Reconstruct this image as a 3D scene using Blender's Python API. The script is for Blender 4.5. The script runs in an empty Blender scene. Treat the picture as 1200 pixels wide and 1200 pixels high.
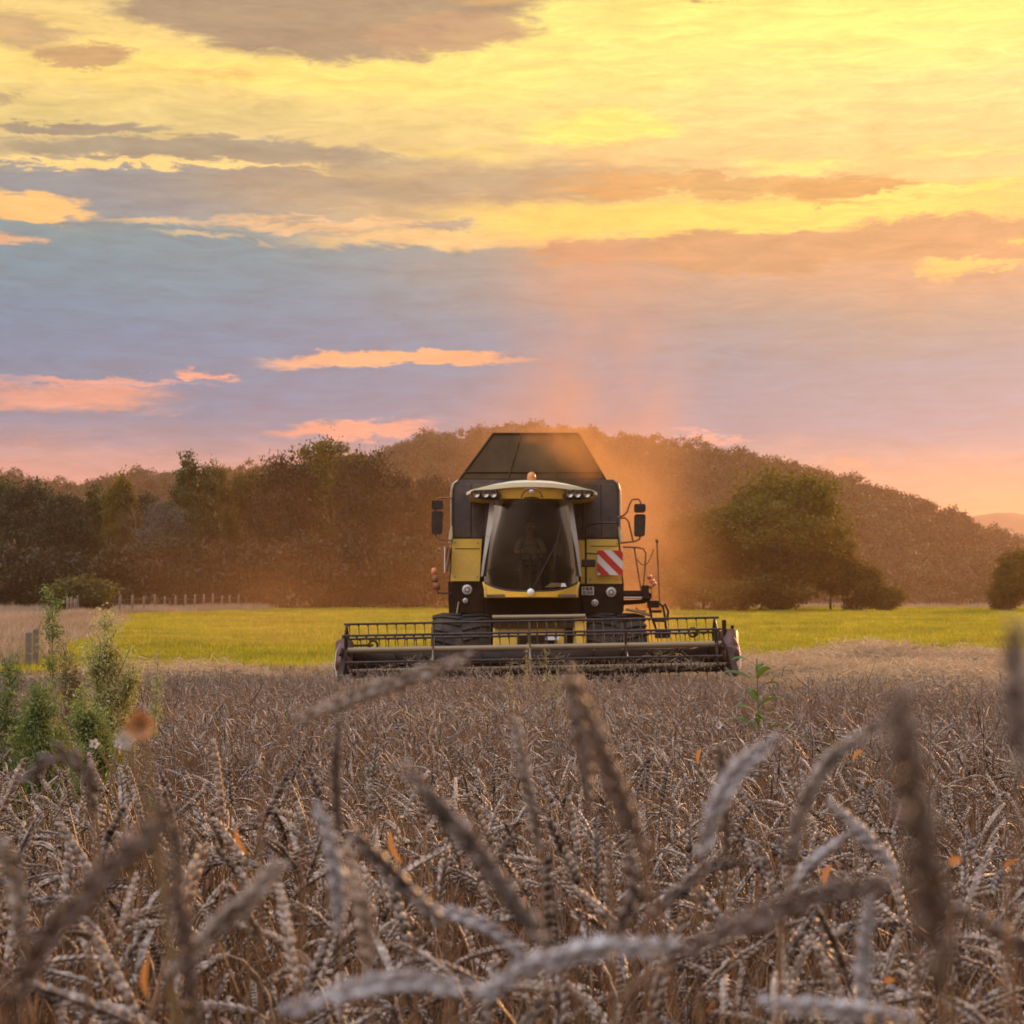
import bpy, math, random
import numpy as np
from mathutils import Vector, Matrix
R = math.radians
sc = bpy.context.scene
COL = sc.collection

# ------------------------------------------------------------------ camera
CAMZ = 1.25
FPX = 70.0/36.0*1200.0
PITCH = math.atan(145.0/FPX)
cam_d = bpy.data.cameras.new('camera')
cam = bpy.data.objects.new('camera', cam_d); COL.objects.link(cam)
cam.location = (0, 0, CAMZ); cam.rotation_euler = (R(90)+PITCH, 0, 0)
cam_d.lens = 70; cam_d.sensor_width = 36
cam_d.clip_start = 0.05; cam_d.clip_end = 8000
cam_d.dof.use_dof = True; cam_d.dof.focus_distance = 8.5; cam_d.dof.aperture_fstop = 10.5
sc.camera = cam

def lin(r, g, b, k=1.0):
    f = lambda c: (c/255.0/12.92 if c/255.0 <= 0.04045 else ((c/255.0+0.055)/1.055)**2.4)
    return (f(r)*k, f(g)*k, f(b)*k, 1.0)

# ------------------------------------------------------------------ sun
SUN_EL, SUN_AZ = R(13.0), R(31.0)          # azimuth clockwise from the view direction (+Y)
sd = bpy.data.lights.new('sun', 'SUN'); sun = bpy.data.objects.new('sun', sd); COL.objects.link(sun)
sd.energy = 5.0; sd.angle = R(0.6); sd.color = (1.0, 0.50, 0.20)
sdir = Vector((math.sin(SUN_AZ)*math.cos(SUN_EL), math.cos(SUN_AZ)*math.cos(SUN_EL), math.sin(SUN_EL)))
sun.rotation_euler = sdir.to_track_quat('Z', 'Y').to_euler(); sun.location = sdir*400

# ------------------------------------------------------------------ exposure, render
sc.view_settings.view_transform = 'Standard'; sc.view_settings.look = 'None'
sc.view_settings.exposure = 0.0; sc.view_settings.gamma = 1.0
sc.cycles.volume_bounces = 0; sc.cycles.max_bounces = 6; sc.cycles.diffuse_bounces = 1
sc.cycles.glossy_bounces = 2; sc.cycles.transmission_bounces = 3; sc.cycles.transparent_max_bounces = 12
sc.cycles.volume_max_steps = 64
sc.cycles.caustics_reflective = False; sc.cycles.caustics_refractive = False
sc.cycles.sample_clamp_indirect = 4.0
sc.cycles.use_denoising = True

# ------------------------------------------------------------------ world: Nishita sky + evening cloud cover by direction
class NT:
    def __init__(s, tree): s.t = tree; s.n = tree.nodes; s.l = tree.links
    def new(s, typ, **kw):
        n = s.n.new(typ)
        for k, v in kw.items(): setattr(n, k, v)
        return n
    def put(s, sock, v):
        if isinstance(v, bpy.types.NodeSocket): s.l.new(v, sock)
        elif v is not None: sock.default_value = v
    def math(s, op, a, b=None, c=None, clamp=False):
        n = s.new('ShaderNodeMath', operation=op, use_clamp=clamp)
        s.put(n.inputs[0], a); s.put(n.inputs[1], b)
        if c is not None: s.put(n.inputs[2], c)
        return n.outputs[0]
    def vec(s, op, a, b=None, c=None):
        n = s.new('ShaderNodeVectorMath', operation=op)
        s.put(n.inputs[0], a)
        if b is not None: s.put(n.inputs[1], b)
        if c is not None: s.put(n.inputs[2], c)
        return n.outputs['Value'] if op in ('LENGTH', 'DOT_PRODUCT', 'DISTANCE') else n.outputs[0]
    def mr(s, v, a, b, c=0.0, d=1.0, smooth=False):
        n = s.new('ShaderNodeMapRange'); n.clamp = True
        if smooth: n.interpolation_type = 'SMOOTHSTEP'
        s.put(n.inputs[0], v)
        for i, x in enumerate((a, b, c, d)): s.put(n.inputs[i+1], x)
        return n.outputs[0]
    def mix(s, f, a, b, blend='MIX'):
        n = s.new('ShaderNodeMix', data_type='RGBA', blend_type=blend)
        s.put(n.inputs[0], f); s.put(n.inputs[6], a); s.put(n.inputs[7], b)
        return n.outputs[2]
    def noise(s, v, scale, detail=4, rough=0.55, dist=0.0, out=0):
        n = s.new('ShaderNodeTexNoise'); s.put(n.inputs['Vector'], v)
        n.inputs['Scale'].default_value = scale; n.inputs['Detail'].default_value = detail
        n.inputs['Roughness'].default_value = rough; n.inputs['Distortion'].default_value = dist
        return n.outputs[out]
    def ramp(s, f, stops):
        n = s.new('ShaderNodeValToRGB'); e = n.color_ramp.elements
        stops = sorted(stops, key=lambda q: q[0])
        e[0].position, e[0].color = stops[0]; e[1].position, e[1].color = stops[-1]
        for p, c in stops[1:-1]: x = e.new(p); x.color = c
        s.put(n.inputs[0], f); return n.outputs[0]

SKYK = 1.08
def build_world():
    w = bpy.data.worlds.new('World'); sc.world = w; w.use_nodes = True
    w.node_tree.nodes.clear(); T = NT(w.node_tree)
    tc = T.new('ShaderNodeTexCoord'); sep = T.new('ShaderNodeSeparateXYZ')
    T.put(sep.inputs[0], tc.outputs['Generated'])
    x, y, z = sep.outputs
    az = T.math('ARCTAN2', x, y); el = T.math('ARCSINE', z)
    U = T.math('MULTIPLY', az, 2.333); V = T.math('MULTIPLY', el, 2.333)
    cmb = T.new('ShaderNodeCombineXYZ'); T.put(cmb.inputs[0], U); T.put(cmb.inputs[1], V)
    uv = cmb.outputs[0]
    st = T.vec('MULTIPLY', uv, (5.0, 16.0, 1.0))
    n1 = T.noise(st, 1.0, 5, 0.6, 0.3, out=1)
    warp = T.vec('MULTIPLY_ADD', n1, (0.15, 0.055, 0.0), uv)
    st2 = T.vec('MULTIPLY', uv, (20.0, 70.0, 1.0))
    n2 = T.noise(st2, 1.0, 7, 0.66, 0.6, out=1)
    warp = T.vec('MULTIPLY_ADD', n2, (0.10, 0.036, 0.0), warp)
    warp = T.vec('SUBTRACT', warp, (0.125, 0.0455, 0.0))
    S = lambda py, c: ((745-py)/2000.0, lin(*c, SKYK))
    hi = [(0.46, lin(222,205,165,SKYK)), (0.62, lin(200,196,200,SKYK)), (1.0, lin(188,196,222,SKYK))]
    left = [S(745,(215,155,135)), S(600,(226,160,150)), S(545,(196,150,152)), S(515,(132,138,166)), S(480,(72,130,170)), S(400,(74,136,172)),
            S(330,(92,146,166)), S(280,(112,150,158)), S(235,(158,158,148)), S(205,(222,196,140)), S(150,(226,205,132)),
            S(100,(246,216,130)), S(50,(244,214,132)), S(0,(224,200,128))] + hi
    right = [S(745,(228,150,115)), S(620,(228,158,128)), S(560,(184,150,146)), S(500,(98,134,168)), S(430,(110,140,162)), S(380,(146,146,142)), S(330,(200,160,126)),
             S(290,(208,166,112)), S(255,(246,206,104)), S(215,(238,202,128)), S(120,(250,220,142)), S(50,(253,236,128)),
             S(0,(250,230,112))] + hi
    wsep = T.new('ShaderNodeSeparateXYZ'); T.put(wsep.inputs[0], warp)
    t = T.math('MULTIPLY', wsep.outputs[1], 0.5, clamp=True)
    cl = T.ramp(t, left); cr = T.ramp(t, right)
    c = T.mix(T.mr(wsep.outputs[0], -0.35, 0.45, smooth=True), cl, cr)
    F = [ # px, py, rx, ry, colour, strength, softness
     (380,98,330,24,(252,224,118),.85,.6), (800,60,420,60,(254,240,128),.5,.8), (640,110,260,40,(252,228,130),.4,.8),
     (375,14,235,62,(168,148,120),.97,.13), (520,48,110,22,(192,160,120),.9,.25), (25,68,62,18,(192,160,122),.7,.4),
     (100,90,50,11,(198,158,112),.85,.3), (1000,2,185,14,(176,134,84),.95,.15), (600,5,80,11,(208,170,108),.8,.5),
     (5,135,25,7,(180,160,125),.7,.5), (250,106,55,5,(240,190,105),.6,.6),
     (715,158,80,20,(253,236,120),.95,.35), (540,182,62,9,(240,212,120),.7,.5),
     (230,192,240,15,(156,150,130),.9,.3), (80,168,100,7,(152,146,128),.9,.3),
     (150,240,330,30,(138,150,156),.95,.3), (520,228,300,30,(176,158,126),.85,.5),
     (160,210,200,4,(252,216,134),.95,.5), (600,262,260,24,(248,204,128),.45,.7), (850,262,300,26,(253,220,98),.9,.5),
     (850,222,200,11,(212,168,96),.9,.25), (990,233,85,14,(212,162,86),.95,.2),
     (1080,240,110,5,(255,232,112),.9,.5), (1155,235,34,9,(254,222,100),.8,.4), (940,202,60,7,(254,230,120),.7,.5), (1120,196,60,7,(252,222,120),.6,.5),
     (45,258,64,16,(252,198,118),.95,.25), (15,298,40,7,(244,184,132),.8,.5),
     (380,266,130,6,(250,200,140),.7,.6), (500,284,150,11,(252,206,132),.75,.5), (180,270,60,5,(240,200,140),.7,.6), (235,287,45,4,(238,200,140),.6,.6),
     (505,267,50,5,(165,155,145),.8,.5),
     (700,300,80,16,(184,150,118),.9,.25), (880,300,130,26,(196,152,106),.95,.2), (1120,292,170,26,(200,154,104),.95,.25),
     (1140,322,60,6,(254,204,98),.85,.5), (1190,297,20,4,(254,200,90),.8,.5),
     (460,421,125,8,(253,180,124),.95,.35), (390,426,80,5,(246,182,140),.8,.5), (560,424,60,4,(240,176,140),.6,.6),
     (85,470,105,17,(238,164,140),.85,.5), (230,440,30,5,(245,165,138),.9,.5), (130,452,90,4,(230,165,150),.8,.5),
     (415,500,92,10,(248,166,142),.95,.40), (835,512,55,5,(232,165,152),.7,.6), (1000,547,20,4,(242,152,130),.9,.5), (60,540,200,9,(190,158,165),.5,.6)]
    for (px, py, rx, ry, colr, stg, sf) in F:
        a, b = rx/1000.0, ry/1000.0
        cx, cy = (px-600)/1000.0, (745-py)/1000.0
        q = T.vec('MULTIPLY_ADD', warp, (1/a, 1/b, 0), (-cx/a, -cy/b, 0))
        d = T.vec('LENGTH', q)
        m = T.mr(d, 1+sf, 1-sf, 0.0, stg, smooth=True)
        c = T.mix(m, c, lin(*colr, SKYK))
    # fine cloud texture
    st3 = T.vec('MULTIPLY', uv, (12.0, 60.0, 1.0))
    n3 = T.noise(st3, 1.0, 9, 0.7, 0.5)
    g = T.mr(n3, 0.3, 0.7, 0.82, 1.15)
    c = T.vec('MULTIPLY', c, T.vec('SCALE', (1,1,1)) if False else g)
    hs = T.new('ShaderNodeHueSaturation'); hs.inputs['Saturation'].default_value = 0.98; T.put(hs.inputs['Color'], c)
    gm = T.new('ShaderNodeGamma'); gm.inputs[1].default_value = 1.16; T.put(gm.inputs[0], hs.outputs[0]); c = gm.outputs[0]
    # the half of the sky behind the camera: unseen bright fill, its lobe shaped to light the scene
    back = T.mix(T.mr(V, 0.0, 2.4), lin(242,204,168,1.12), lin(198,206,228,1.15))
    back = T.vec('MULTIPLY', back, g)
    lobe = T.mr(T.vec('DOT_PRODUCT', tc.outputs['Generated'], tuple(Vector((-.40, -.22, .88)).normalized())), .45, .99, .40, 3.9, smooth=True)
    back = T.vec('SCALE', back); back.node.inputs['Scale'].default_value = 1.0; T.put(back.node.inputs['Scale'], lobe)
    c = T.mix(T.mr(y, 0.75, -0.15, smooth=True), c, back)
    # below the horizon
    c = T.mix(T.mr(z, -0.02, -0.06), c, (0.16, 0.12, 0.07, 1))
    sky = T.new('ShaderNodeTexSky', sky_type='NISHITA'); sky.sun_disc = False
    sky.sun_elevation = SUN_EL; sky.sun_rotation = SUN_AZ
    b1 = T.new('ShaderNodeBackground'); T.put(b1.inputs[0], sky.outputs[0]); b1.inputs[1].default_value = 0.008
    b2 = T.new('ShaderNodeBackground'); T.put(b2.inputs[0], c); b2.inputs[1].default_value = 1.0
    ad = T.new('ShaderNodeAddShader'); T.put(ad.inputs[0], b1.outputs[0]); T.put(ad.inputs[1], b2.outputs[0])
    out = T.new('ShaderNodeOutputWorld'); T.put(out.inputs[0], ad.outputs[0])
    w.cycles.sampling_method = 'MANUAL'; w.cycles.sample_map_resolution = 512
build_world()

# ------------------------------------------------------------------ helpers
def P(px, py, Y):
    """point seen at photo pixel (1200 px frame) at distance Y in front of the camera, used to measure real positions"""
    x = (px-600)/FPX; u = (600-py)/FPX
    wy = math.cos(PITCH)-u*math.sin(PITCH); wz = math.sin(PITCH)+u*math.cos(PITCH)
    return np.array([x*Y/wy, Y, CAMZ+wz*Y/wy])
def X(px, Y): return (px-600)/FPX*Y
def Z(py, Y): return P(600, py, Y)[2]

class MB:
    """collects vertices and faces of one mesh"""
    def __init__(s): s.v = []; s.f = []; s.m = []; s.n = 0; s.sm = []
    def add(s, v, f, mi=0, smooth=False):
        v = np.asarray(v, float).reshape(-1, 3); s.v.append(v)
        f = np.asarray(f, int)+s.n
        s.f.append(f); s.m.append(np.full(len(f), mi)); s.sm.append(np.full(len(f), smooth)); s.n += len(v)
        return s
    def box(s, x0, x1, y0, y1, z0, z1, mi=0):
        v = [(x0,y0,z0),(x1,y0,z0),(x1,y1,z0),(x0,y1,z0),(x0,y0,z1),(x1,y0,z1),(x1,y1,z1),(x0,y1,z1)]
        f = [(0,3,2,1),(4,5,6,7),(0,1,5,4),(1,2,6,5),(2,3,7,6),(3,0,4,7)]
        return s.add(v, f, mi)
    def hexa(s, v, mi=0):
        f = [(0,3,2,1),(4,5,6,7),(0,1,5,4),(1,2,6,5),(2,3,7,6),(3,0,4,7)]
        return s.add(v, f, mi)
    def prism(s, poly, y0, y1, mi=0):
        """outline in x,z extruded along y"""
        n = len(poly)
        v = [(x, y0, z) for x, z in poly]+[(x, y1, z) for x, z in poly]
        s.add(v, [(i, (i+1) % n, n+(i+1) % n, n+i) for i in range(n)], mi)
        c0 = (np.mean([p[0] for p in poly]), np.mean([p[1] for p in poly]))
        s.add([(c0[0], y0, c0[1])]+[(x, y0, z) for x, z in poly], [(0, 1+(i+1) % n, 1+i) for i in range(n)], mi)
        s.add([(c0[0], y1, c0[1])]+[(x, y1, z) for x, z in poly], [(0, 1+i, 1+(i+1) % n) for i in range(n)], mi)
        return s
    def tube(s, pts, rad, sides=6, mi=0, cap=True, smooth=True):
        pts = np.asarray(pts, float); n = len(pts)
        r = np.broadcast_to(np.asarray(rad, float), (n,))
        t = np.gradient(pts, axis=0); t /= np.linalg.norm(t, axis=1)[:, None]+1e-12
        up = np.array([0, 0, 1.0]) if abs(t[0][2]) < .9 else np.array([1.0, 0, 0])
        a = np.cross(t[0], up); a /= np.linalg.norm(a); A = []
        for i in range(n):
            a = a-t[i]*np.dot(a, t[i]); a /= np.linalg.norm(a)+1e-12; A.append(a)
        A = np.array(A); B = np.cross(t, A)
        th = np.arange(sides)*2*math.pi/sides
        v = pts[:, None]+r[:, None, None]*(A[:, None]*np.cos(th)[None, :, None]+B[:, None]*np.sin(th)[None, :, None])
        i, j = np.meshgrid(np.arange(n-1), np.arange(sides), indexing='ij')
        j2 = (j+1) % sides
        f = np.stack([i*sides+j, i*sides+j2, (i+1)*sides+j2, (i+1)*sides+j], -1).reshape(-1, 4)
        s.add(v, f, mi, smooth)
        if cap and sides > 2:
            s.add(np.vstack([v[0], pts[0]]), [(sides, (k+1) % sides, k) for k in range(sides)], mi)
            s.add(np.vstack([v[-1], pts[-1]]), [(sides, k, (k+1) % sides) for k in range(sides)], mi)
        return s
    def ribbon(s, pts, w, side, mi=0):
        pts = np.asarray(pts, float); n = len(pts); w = np.asarray(w, float)[:, None]; side = np.asarray(side, float)
        if side.ndim == 1: side = np.tile(side, (n, 1))
        v = np.stack([pts-side*w/2, pts+side*w/2], 1).reshape(-1, 3)
        return s.add(v, [(2*i, 2*i+1, 2*i+3, 2*i+2) for i in range(n-1)], mi, True)
    def lathe(s, prof, c, axis, sides=20, mi=0, smooth=True):
        """profile of (radius, distance along axis) turned about an axis through c"""
        ax = Vector(axis).normalized(); a = ax.orthogonal().normalized(); b = ax.cross(a)
        ax, a, b = map(np.array, (ax, a, b)); c = np.asarray(c, float); v = []
        for r, h in prof:
            for k in range(sides):
                th = 2*math.pi*k/sides
                v.append(c+ax*h+a*(r*math.cos(th))+b*(r*math.sin(th)))
        f = [(i*sides+k, i*sides+(k+1) % sides, (i+1)*sides+(k+1) % sides, (i+1)*sides+k) for i in range(len(prof)-1) for k in range(sides)]
        return s.add(v, f, mi, smooth)
    def grid(s, fn, nu, nv, mi=0, smooth=True):
        v = [fn(i/nu, j/nv) for i in range(nu+1) for j in range(nv+1)]
        f = [(i*(nv+1)+j, (i+1)*(nv+1)+j, (i+1)*(nv+1)+j+1, i*(nv+1)+j+1) for i in range(nu) for j in range(nv)]
        return s.add(v, f, mi, smooth)
    def mesh(s, name, mats, off=(0, 0, 0)):
        me = bpy.data.meshes.new(name)
        v = np.vstack(s.v)-np.asarray(off, float)
        loops = np.concatenate([f.ravel() for f in s.f])
        tot = np.concatenate([np.full(len(f), f.shape[1]) for f in s.f])
        start = np.concatenate([[0], np.cumsum(tot)[:-1]])
        me.vertices.add(len(v)); me.vertices.foreach_set('co', v.ravel())
        me.loops.add(len(loops)); me.loops.foreach_set('vertex_index', loops)
        me.polygons.add(len(tot)); me.polygons.foreach_set('loop_start', start); me.polygons.foreach_set('loop_total', tot)
        me.polygons.foreach_set('material_index', np.concatenate(s.m)); me.polygons.foreach_set('use_smooth', np.concatenate(s.sm))
        for m in (mats if isinstance(mats, (list, tuple)) else [mats]): me.materials.append(m)
        me.update(calc_edges=True); me.validate()
        return me
    def build(s, name, mats, parent=None, bevel=0, loc=None, off=None, **tags):
        """link as ONE object; parts are stored relative to their thing's origin"""
        o = None
        base = np.zeros(3)
        if parent is not None: base = np.array(parent.get('_o', (0, 0, 0)), float)
        elif loc is not None: base = np.array(loc, float)
        me = s.mesh(name, mats, base)
        o = bpy.data.objects.new(name, me); COL.objects.link(o)
        if parent is not None: o.parent = parent; o['_o'] = list(base)
        elif loc is not None: o.location = loc; o['_o'] = list(base)
        if bevel:
            b = o.modifiers.new('bevel', 'BEVEL'); b.width = bevel; b.segments = 2; b.limit_method = 'ANGLE'; b.angle_limit = R(35)
        for k, t in tags.items(): o[k] = t
        return o
def thing(name, loc, label, category, group=None):
    o = bpy.data.objects.new(name, None); COL.objects.link(o); o.location = loc; o['_o'] = list(map(float, loc))
    o.empty_display_size = 0.3
    o['label'] = label; o['category'] = category
    if group: o['group'] = group
    return o

def mat(name, col, rough=0.7, metal=0.0, var=0.12, scale=6.0, bump=0.0, coat=0.0, spec=0.5, dirt=None, dirt_amt=0.5, dscale=3.0, coord='Object'):
    m = bpy.data.materials.new(name); m.use_nodes = True; T = NT(m.node_tree); b = T.n['Principled BSDF']
    tc = T.new('ShaderNodeTexCoord').outputs[coord]
    n = T.noise(tc, scale, 5, 0.6)
    c = (*col[:3], 1)
    a = tuple(x*(1-var) for x in c[:3])+(1,); d = tuple(min(1, x*(1+var)) for x in c[:3])+(1,)
    cc = T.mix(T.mr(n, 0.3, 0.7), a, d)
    if dirt:
        dn = T.noise(tc, dscale, 7, 0.7)
        cc = T.mix(T.mr(dn, 0.42, 0.68, 0, dirt_amt), cc, (*dirt[:3], 1))
    T.put(b.inputs['Base Color'], cc)
    T.put(b.inputs['Roughness'], T.mr(n, 0.3, 0.7, max(0.02, rough-.1), min(1, rough+.12))); b.inputs['Metallic'].default_value = metal
    b.inputs['Coat Weight'].default_value = coat; b.inputs['Specular IOR Level'].default_value = spec
    if bump:
        bn = T.new('ShaderNodeBump'); bn.inputs['Strength'].default_value = bump; bn.inputs['Distance'].default_value = 0.02
        T.put(bn.inputs['Height'], T.noise(tc, scale*5, 6, 0.65)); T.put(b.inputs['Normal'], bn.outputs[0])
    return m
def leaf_mat(name, c1, c2, c3=None, trans=0.4, tcol=None, scale=1.5, rough=0.6, rnd=True, spec=0.25, patch=None):
    """thin plant matter: diffuse plus light coming through"""
    m = bpy.data.materials.new(name); m.use_nodes = True; T = NT(m.node_tree); b = T.n['Principled BSDF']
    out = T.n['Material Output']
    tc = T.new('ShaderNodeTexCoord').outputs['Object']; oi = T.new('ShaderNodeObjectInfo').outputs['Random']
    n = T.noise(tc, scale, 3, 0.6)
    f = T.mr(n, 0.35, 0.65)
    if rnd: f = T.math('ADD', T.math('MULTIPLY', f, 0.5), T.math('MULTIPLY', oi, 0.5))
    c = T.mix(f, (*c1[:3], 1), (*c2[:3], 1))
    if c3: c = T.mix(T.mr(T.math('FRACT', T.math('MULTIPLY', oi, 7.31)) if rnd else T.noise(tc, scale*3.1, 2), 0.6, 0.95), c, (*c3[:3], 1))
    if patch:
        ps = T.vec('MULTIPLY', T.new('ShaderNodeNewGeometry').outputs['Position'], patch[0]); c = T.mix(T.mr(T.noise(ps, 1.0, 5, .65), .40, .66, 0, .75), c, (*patch[1], 1))
    T.put(b.inputs['Base Color'], c); b.inputs['Roughness'].default_value = rough; b.inputs['Specular IOR Level'].default_value = spec
    tr = T.new('ShaderNodeBsdfTranslucent'); T.put(tr.inputs[0], T.mix(1.0, c, (*(tcol or (1, 1, 1))[:3], 1), 'MULTIPLY'))
    ms = T.new('ShaderNodeMixShader'); ms.inputs[0].default_value = trans
    T.put(ms.inputs[1], b.outputs[0]); T.put(ms.inputs[2], tr.outputs[0]); T.put(out.inputs[0], ms.outputs[0])
    return m
def simple(name, col, rough=0.5, metal=0, emit=0, alpha=None):
    m = bpy.data.materials.new(name); m.use_nodes = True; b = m.node_tree.nodes['Principled BSDF']
    b.inputs['Base Color'].default_value = (*col[:3], 1); b.inputs['Roughness'].default_value = rough; b.inputs['Metallic'].default_value = metal
    return m

def scatter(name, pts, rotz, scl, idx, variants, tilt=None, **tags):
    """one stuff object: prototype meshes instanced on points"""
    n = len(pts)
    me = bpy.data.meshes.new(name); me.vertices.add(n); me.vertices.foreach_set('co', np.asarray(pts, float).ravel())
    rot = np.zeros((n, 3)); rot[:, 2] = rotz
    if tilt is not None: rot[:, :2] = tilt
    a = me.attributes.new('rot', 'FLOAT_VECTOR', 'POINT'); a.data.foreach_set('vector', rot.ravel())
    a = me.attributes.new('scl', 'FLOAT', 'POINT'); a.data.foreach_set('value', np.asarray(scl, float))
    a = me.attributes.new('idx', 'INT', 'POINT'); a.data.foreach_set('value', np.asarray(idx, np.int32))
    o = bpy.data.objects.new(name, me); COL.objects.link(o)
    col = bpy.data.collections.new(name+'_kinds')
    for k, vm in enumerate(variants):
        vo = bpy.data.objects.new('%s_kind_%02d' % (name, k), vm); col.objects.link(vo)
    g = bpy.data.node_groups.new(name+'_scatter', 'GeometryNodeTree')
    g.interface.new_socket('Geometry', in_out='INPUT', socket_type='NodeSocketGeometry')
    g.interface.new_socket('Geometry', in_out='OUTPUT', socket_type='NodeSocketGeometry')
    N = g.nodes; L = g.links
    gi = N.new('NodeGroupInput'); go = N.new('NodeGroupOutput')
    ci = N.new('GeometryNodeCollectionInfo'); ci.inputs['Collection'].default_value = col
    ci.inputs['Separate Children'].default_value = True; ci.inputs['Reset Children'].default_value = True
    ip = N.new('GeometryNodeInstanceOnPoints'); ip.inputs['Pick Instance'].default_value = True
    def attr(nm, ty):
        q = N.new('GeometryNodeInputNamedAttribute'); q.data_type = ty; q.inputs['Name'].default_value = nm
        return [s for s in q.outputs if s.enabled and s.name == 'Attribute'][0]
    L.new(gi.outputs[0], ip.inputs['Points']); L.new(ci.outputs[0], ip.inputs['Instance'])
    L.new(attr('idx', 'INT'), ip.inputs['Instance Index'])
    er = N.new('FunctionNodeEulerToRotation'); L.new(attr('rot', 'FLOAT_VECTOR'), er.inputs[0])
    L.new(er.outputs[0], ip.inputs['Rotation']); L.new(attr('scl', 'FLOAT'), ip.inputs['Scale'])
    L.new(ip.outputs[0], go.inputs[0])
    md = o.modifiers.new('scatter', 'NODES'); md.node_group = g
    o['kind'] = 'stuff'
    for k, t in tags.items(): o[k] = t
    return o
# ------------------------------------------------------------------ terrain
def th(x, y):
    x = np.asarray(x, float); y = np.asarray(y, float)
    z = np.interp(y, [-100, 35, 40, 60, 100, 165, 200, 330, 430, 3200], [0, 0, .10, .77, 1.8, 3.45, 4.0, 3.0, 2.0, 0])
    z = z+0.05*np.sin(x*.35+1)*np.sin(y*.22)*np.clip((y-44)/20, 0, 1)
    z = z+0.03*np.sin(x*1.1+y*.3)*np.clip((y-44)/20, 0, 1)
    return z
def wheat_edge(x):
    x = np.asarray(x, float)
    return np.interp(x, [-30, 3.2, 4.4, 30], [34.0, 34.0, 27.0, 25.0])+0.25*np.sin(x*2.3)
FENCE = [(-14.6, 49.0), (-21.0, 92.0), (-26.3, 118.0), (-28.1, 131.0), (-25.4, 133.0), (-20.3, 172.0), (-18.5, 190.0)]

def ground_material():
    m = bpy.data.materials.new('ground'); m.use_nodes = True; T = NT(m.node_tree); b = T.n['Principled BSDF']
    tc = T.new('ShaderNodeTexCoord').outputs['Object']
    wp = T.noise(tc, 0.35, 4, 0.6, out=1)
    sx = T.new('ShaderNodeSeparateXYZ'); T.put(sx.inputs[0], T.vec('MULTIPLY_ADD', wp, (2.5, 2.5, 0), tc))
    x, y, _ = sx.outputs
    soil = T.mix(T.mr(T.noise(tc, 9, 8, .7), .35, .65), (.04, .022, .012, 1), (.10, .06, .032, 1))
    stub = T.mix(T.mr(T.noise(tc, 3.5, 8, .7), .35, .65), (.30, .21, .12, 1), (.48, .36, .22, 1))
    gn = T.noise(T.vec('MULTIPLY', tc, (.35, .12, 1)), 1.0, 6, .6)
    mead = T.mix(T.mr(gn, .35, .65), (.26, .28, .018, 1), (.46, .42, .03, 1))
    dry = T.mix(T.mr(T.noise(tc, 1.2, 6, .65), .35, .65), (.34, .27, .17, 1), (.50, .40, .27, 1))
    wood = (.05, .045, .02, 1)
    c = T.mix(T.mr(y, 33.5, 36.0), soil, stub)
    f0 = T.mr(x, -12.0, 12.0, 44.0, 54.0); f = T.mr(T.math('SUBTRACT', y, f0), -.5, 1.2)
    c = T.mix(f, c, mead)
    # rough dry grass beyond the fence line on the left
    fx = T.mr(y, 46, 125, -13.5, -25.5); fx2 = T.mr(y, 133, 178, 0, 6.5); lim = T.math('ADD', fx, fx2)
    left = T.mr(T.math('SUBTRACT', lim, x), -2.5, -0.5)
    c = T.mix(T.math('MULTIPLY', left, T.mr(y, 36, 40)), c, dry)
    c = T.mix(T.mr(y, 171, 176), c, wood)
    T.put(b.inputs['Base Color'], c); b.inputs['Roughness'].default_value = .95; b.inputs['Specular IOR Level'].default_value = .1
    bn = T.new('ShaderNodeBump'); bn.inputs['Strength'].default_value = .8; bn.inputs['Distance'].default_value = .08
    T.put(bn.inputs['Height'], T.noise(tc, 5, 8, .7)); T.put(b.inputs['Normal'], bn.outputs[0])
    return m
def sheet(name, xs, ys, fn, m, **tags):
    gx, gy = np.meshgrid(xs, ys, indexing='ij'); gz = fn(gx, gy)
    v = np.stack([gx, gy, gz], -1).reshape(-1, 3); nx, ny = len(xs), len(ys)
    i, j = np.meshgrid(np.arange(nx-1), np.arange(ny-1), indexing='ij')
    f = np.stack([i*ny+j, (i+1)*ny+j, (i+1)*ny+j+1, i*ny+j+1], -1).reshape(-1, 4)
    mb = MB(); mb.add(v, f, 0, True)
    return mb.build(name, m, kind='structure', **tags)
xs = np.concatenate([np.linspace(-1400, -120, 12), np.linspace(-110, 110, 180), np.linspace(120, 1400, 12)])
ys = np.concatenate([np.linspace(-40, 34, 20), np.linspace(35, 200, 170), np.linspace(210, 3000, 40)])
sheet('ground', xs, ys, th, ground_material())

HP = [(-400, 600), (-200, 585), (0, 563), (25, 559), (50, 564), (80, 572), (110, 576), (140, 572), (200, 562), (260, 556), (330, 548), (400, 540), (445, 530), (470, 522), (500, 514), (560, 511), (620, 508), (680, 511), (740, 514), (800, 523), (860, 530), (920, 546), (980, 566), (1040, 591), (1090, 609), (1120, 624), (1160, 646), (1200, 668), (1300, 705), (1500, 720)]
HY = 700.0
_hx = np.array([X(p, HY) for p, _ in HP]); _hz = np.array([Z(q, HY)-9.0 for _, q in HP])
def hill_h(x, y):
    r = np.interp(x, _hx, _hz, left=10, right=4)
    s = np.clip((y-400)/(HY-400), 0, 1); s = s*s*(3-2*s)
    bk = np.clip((1000-y)/260, 0, 1)
    return np.where(y <= HY, -2+(r+2)*s, -2+(r+2)*bk)+1.8*np.sin(x*.045+1)*np.sin(y*.03)*s
wood_floor = mat('wood_floor', (.05, .045, .025), .95, var=.3, scale=.05)
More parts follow.
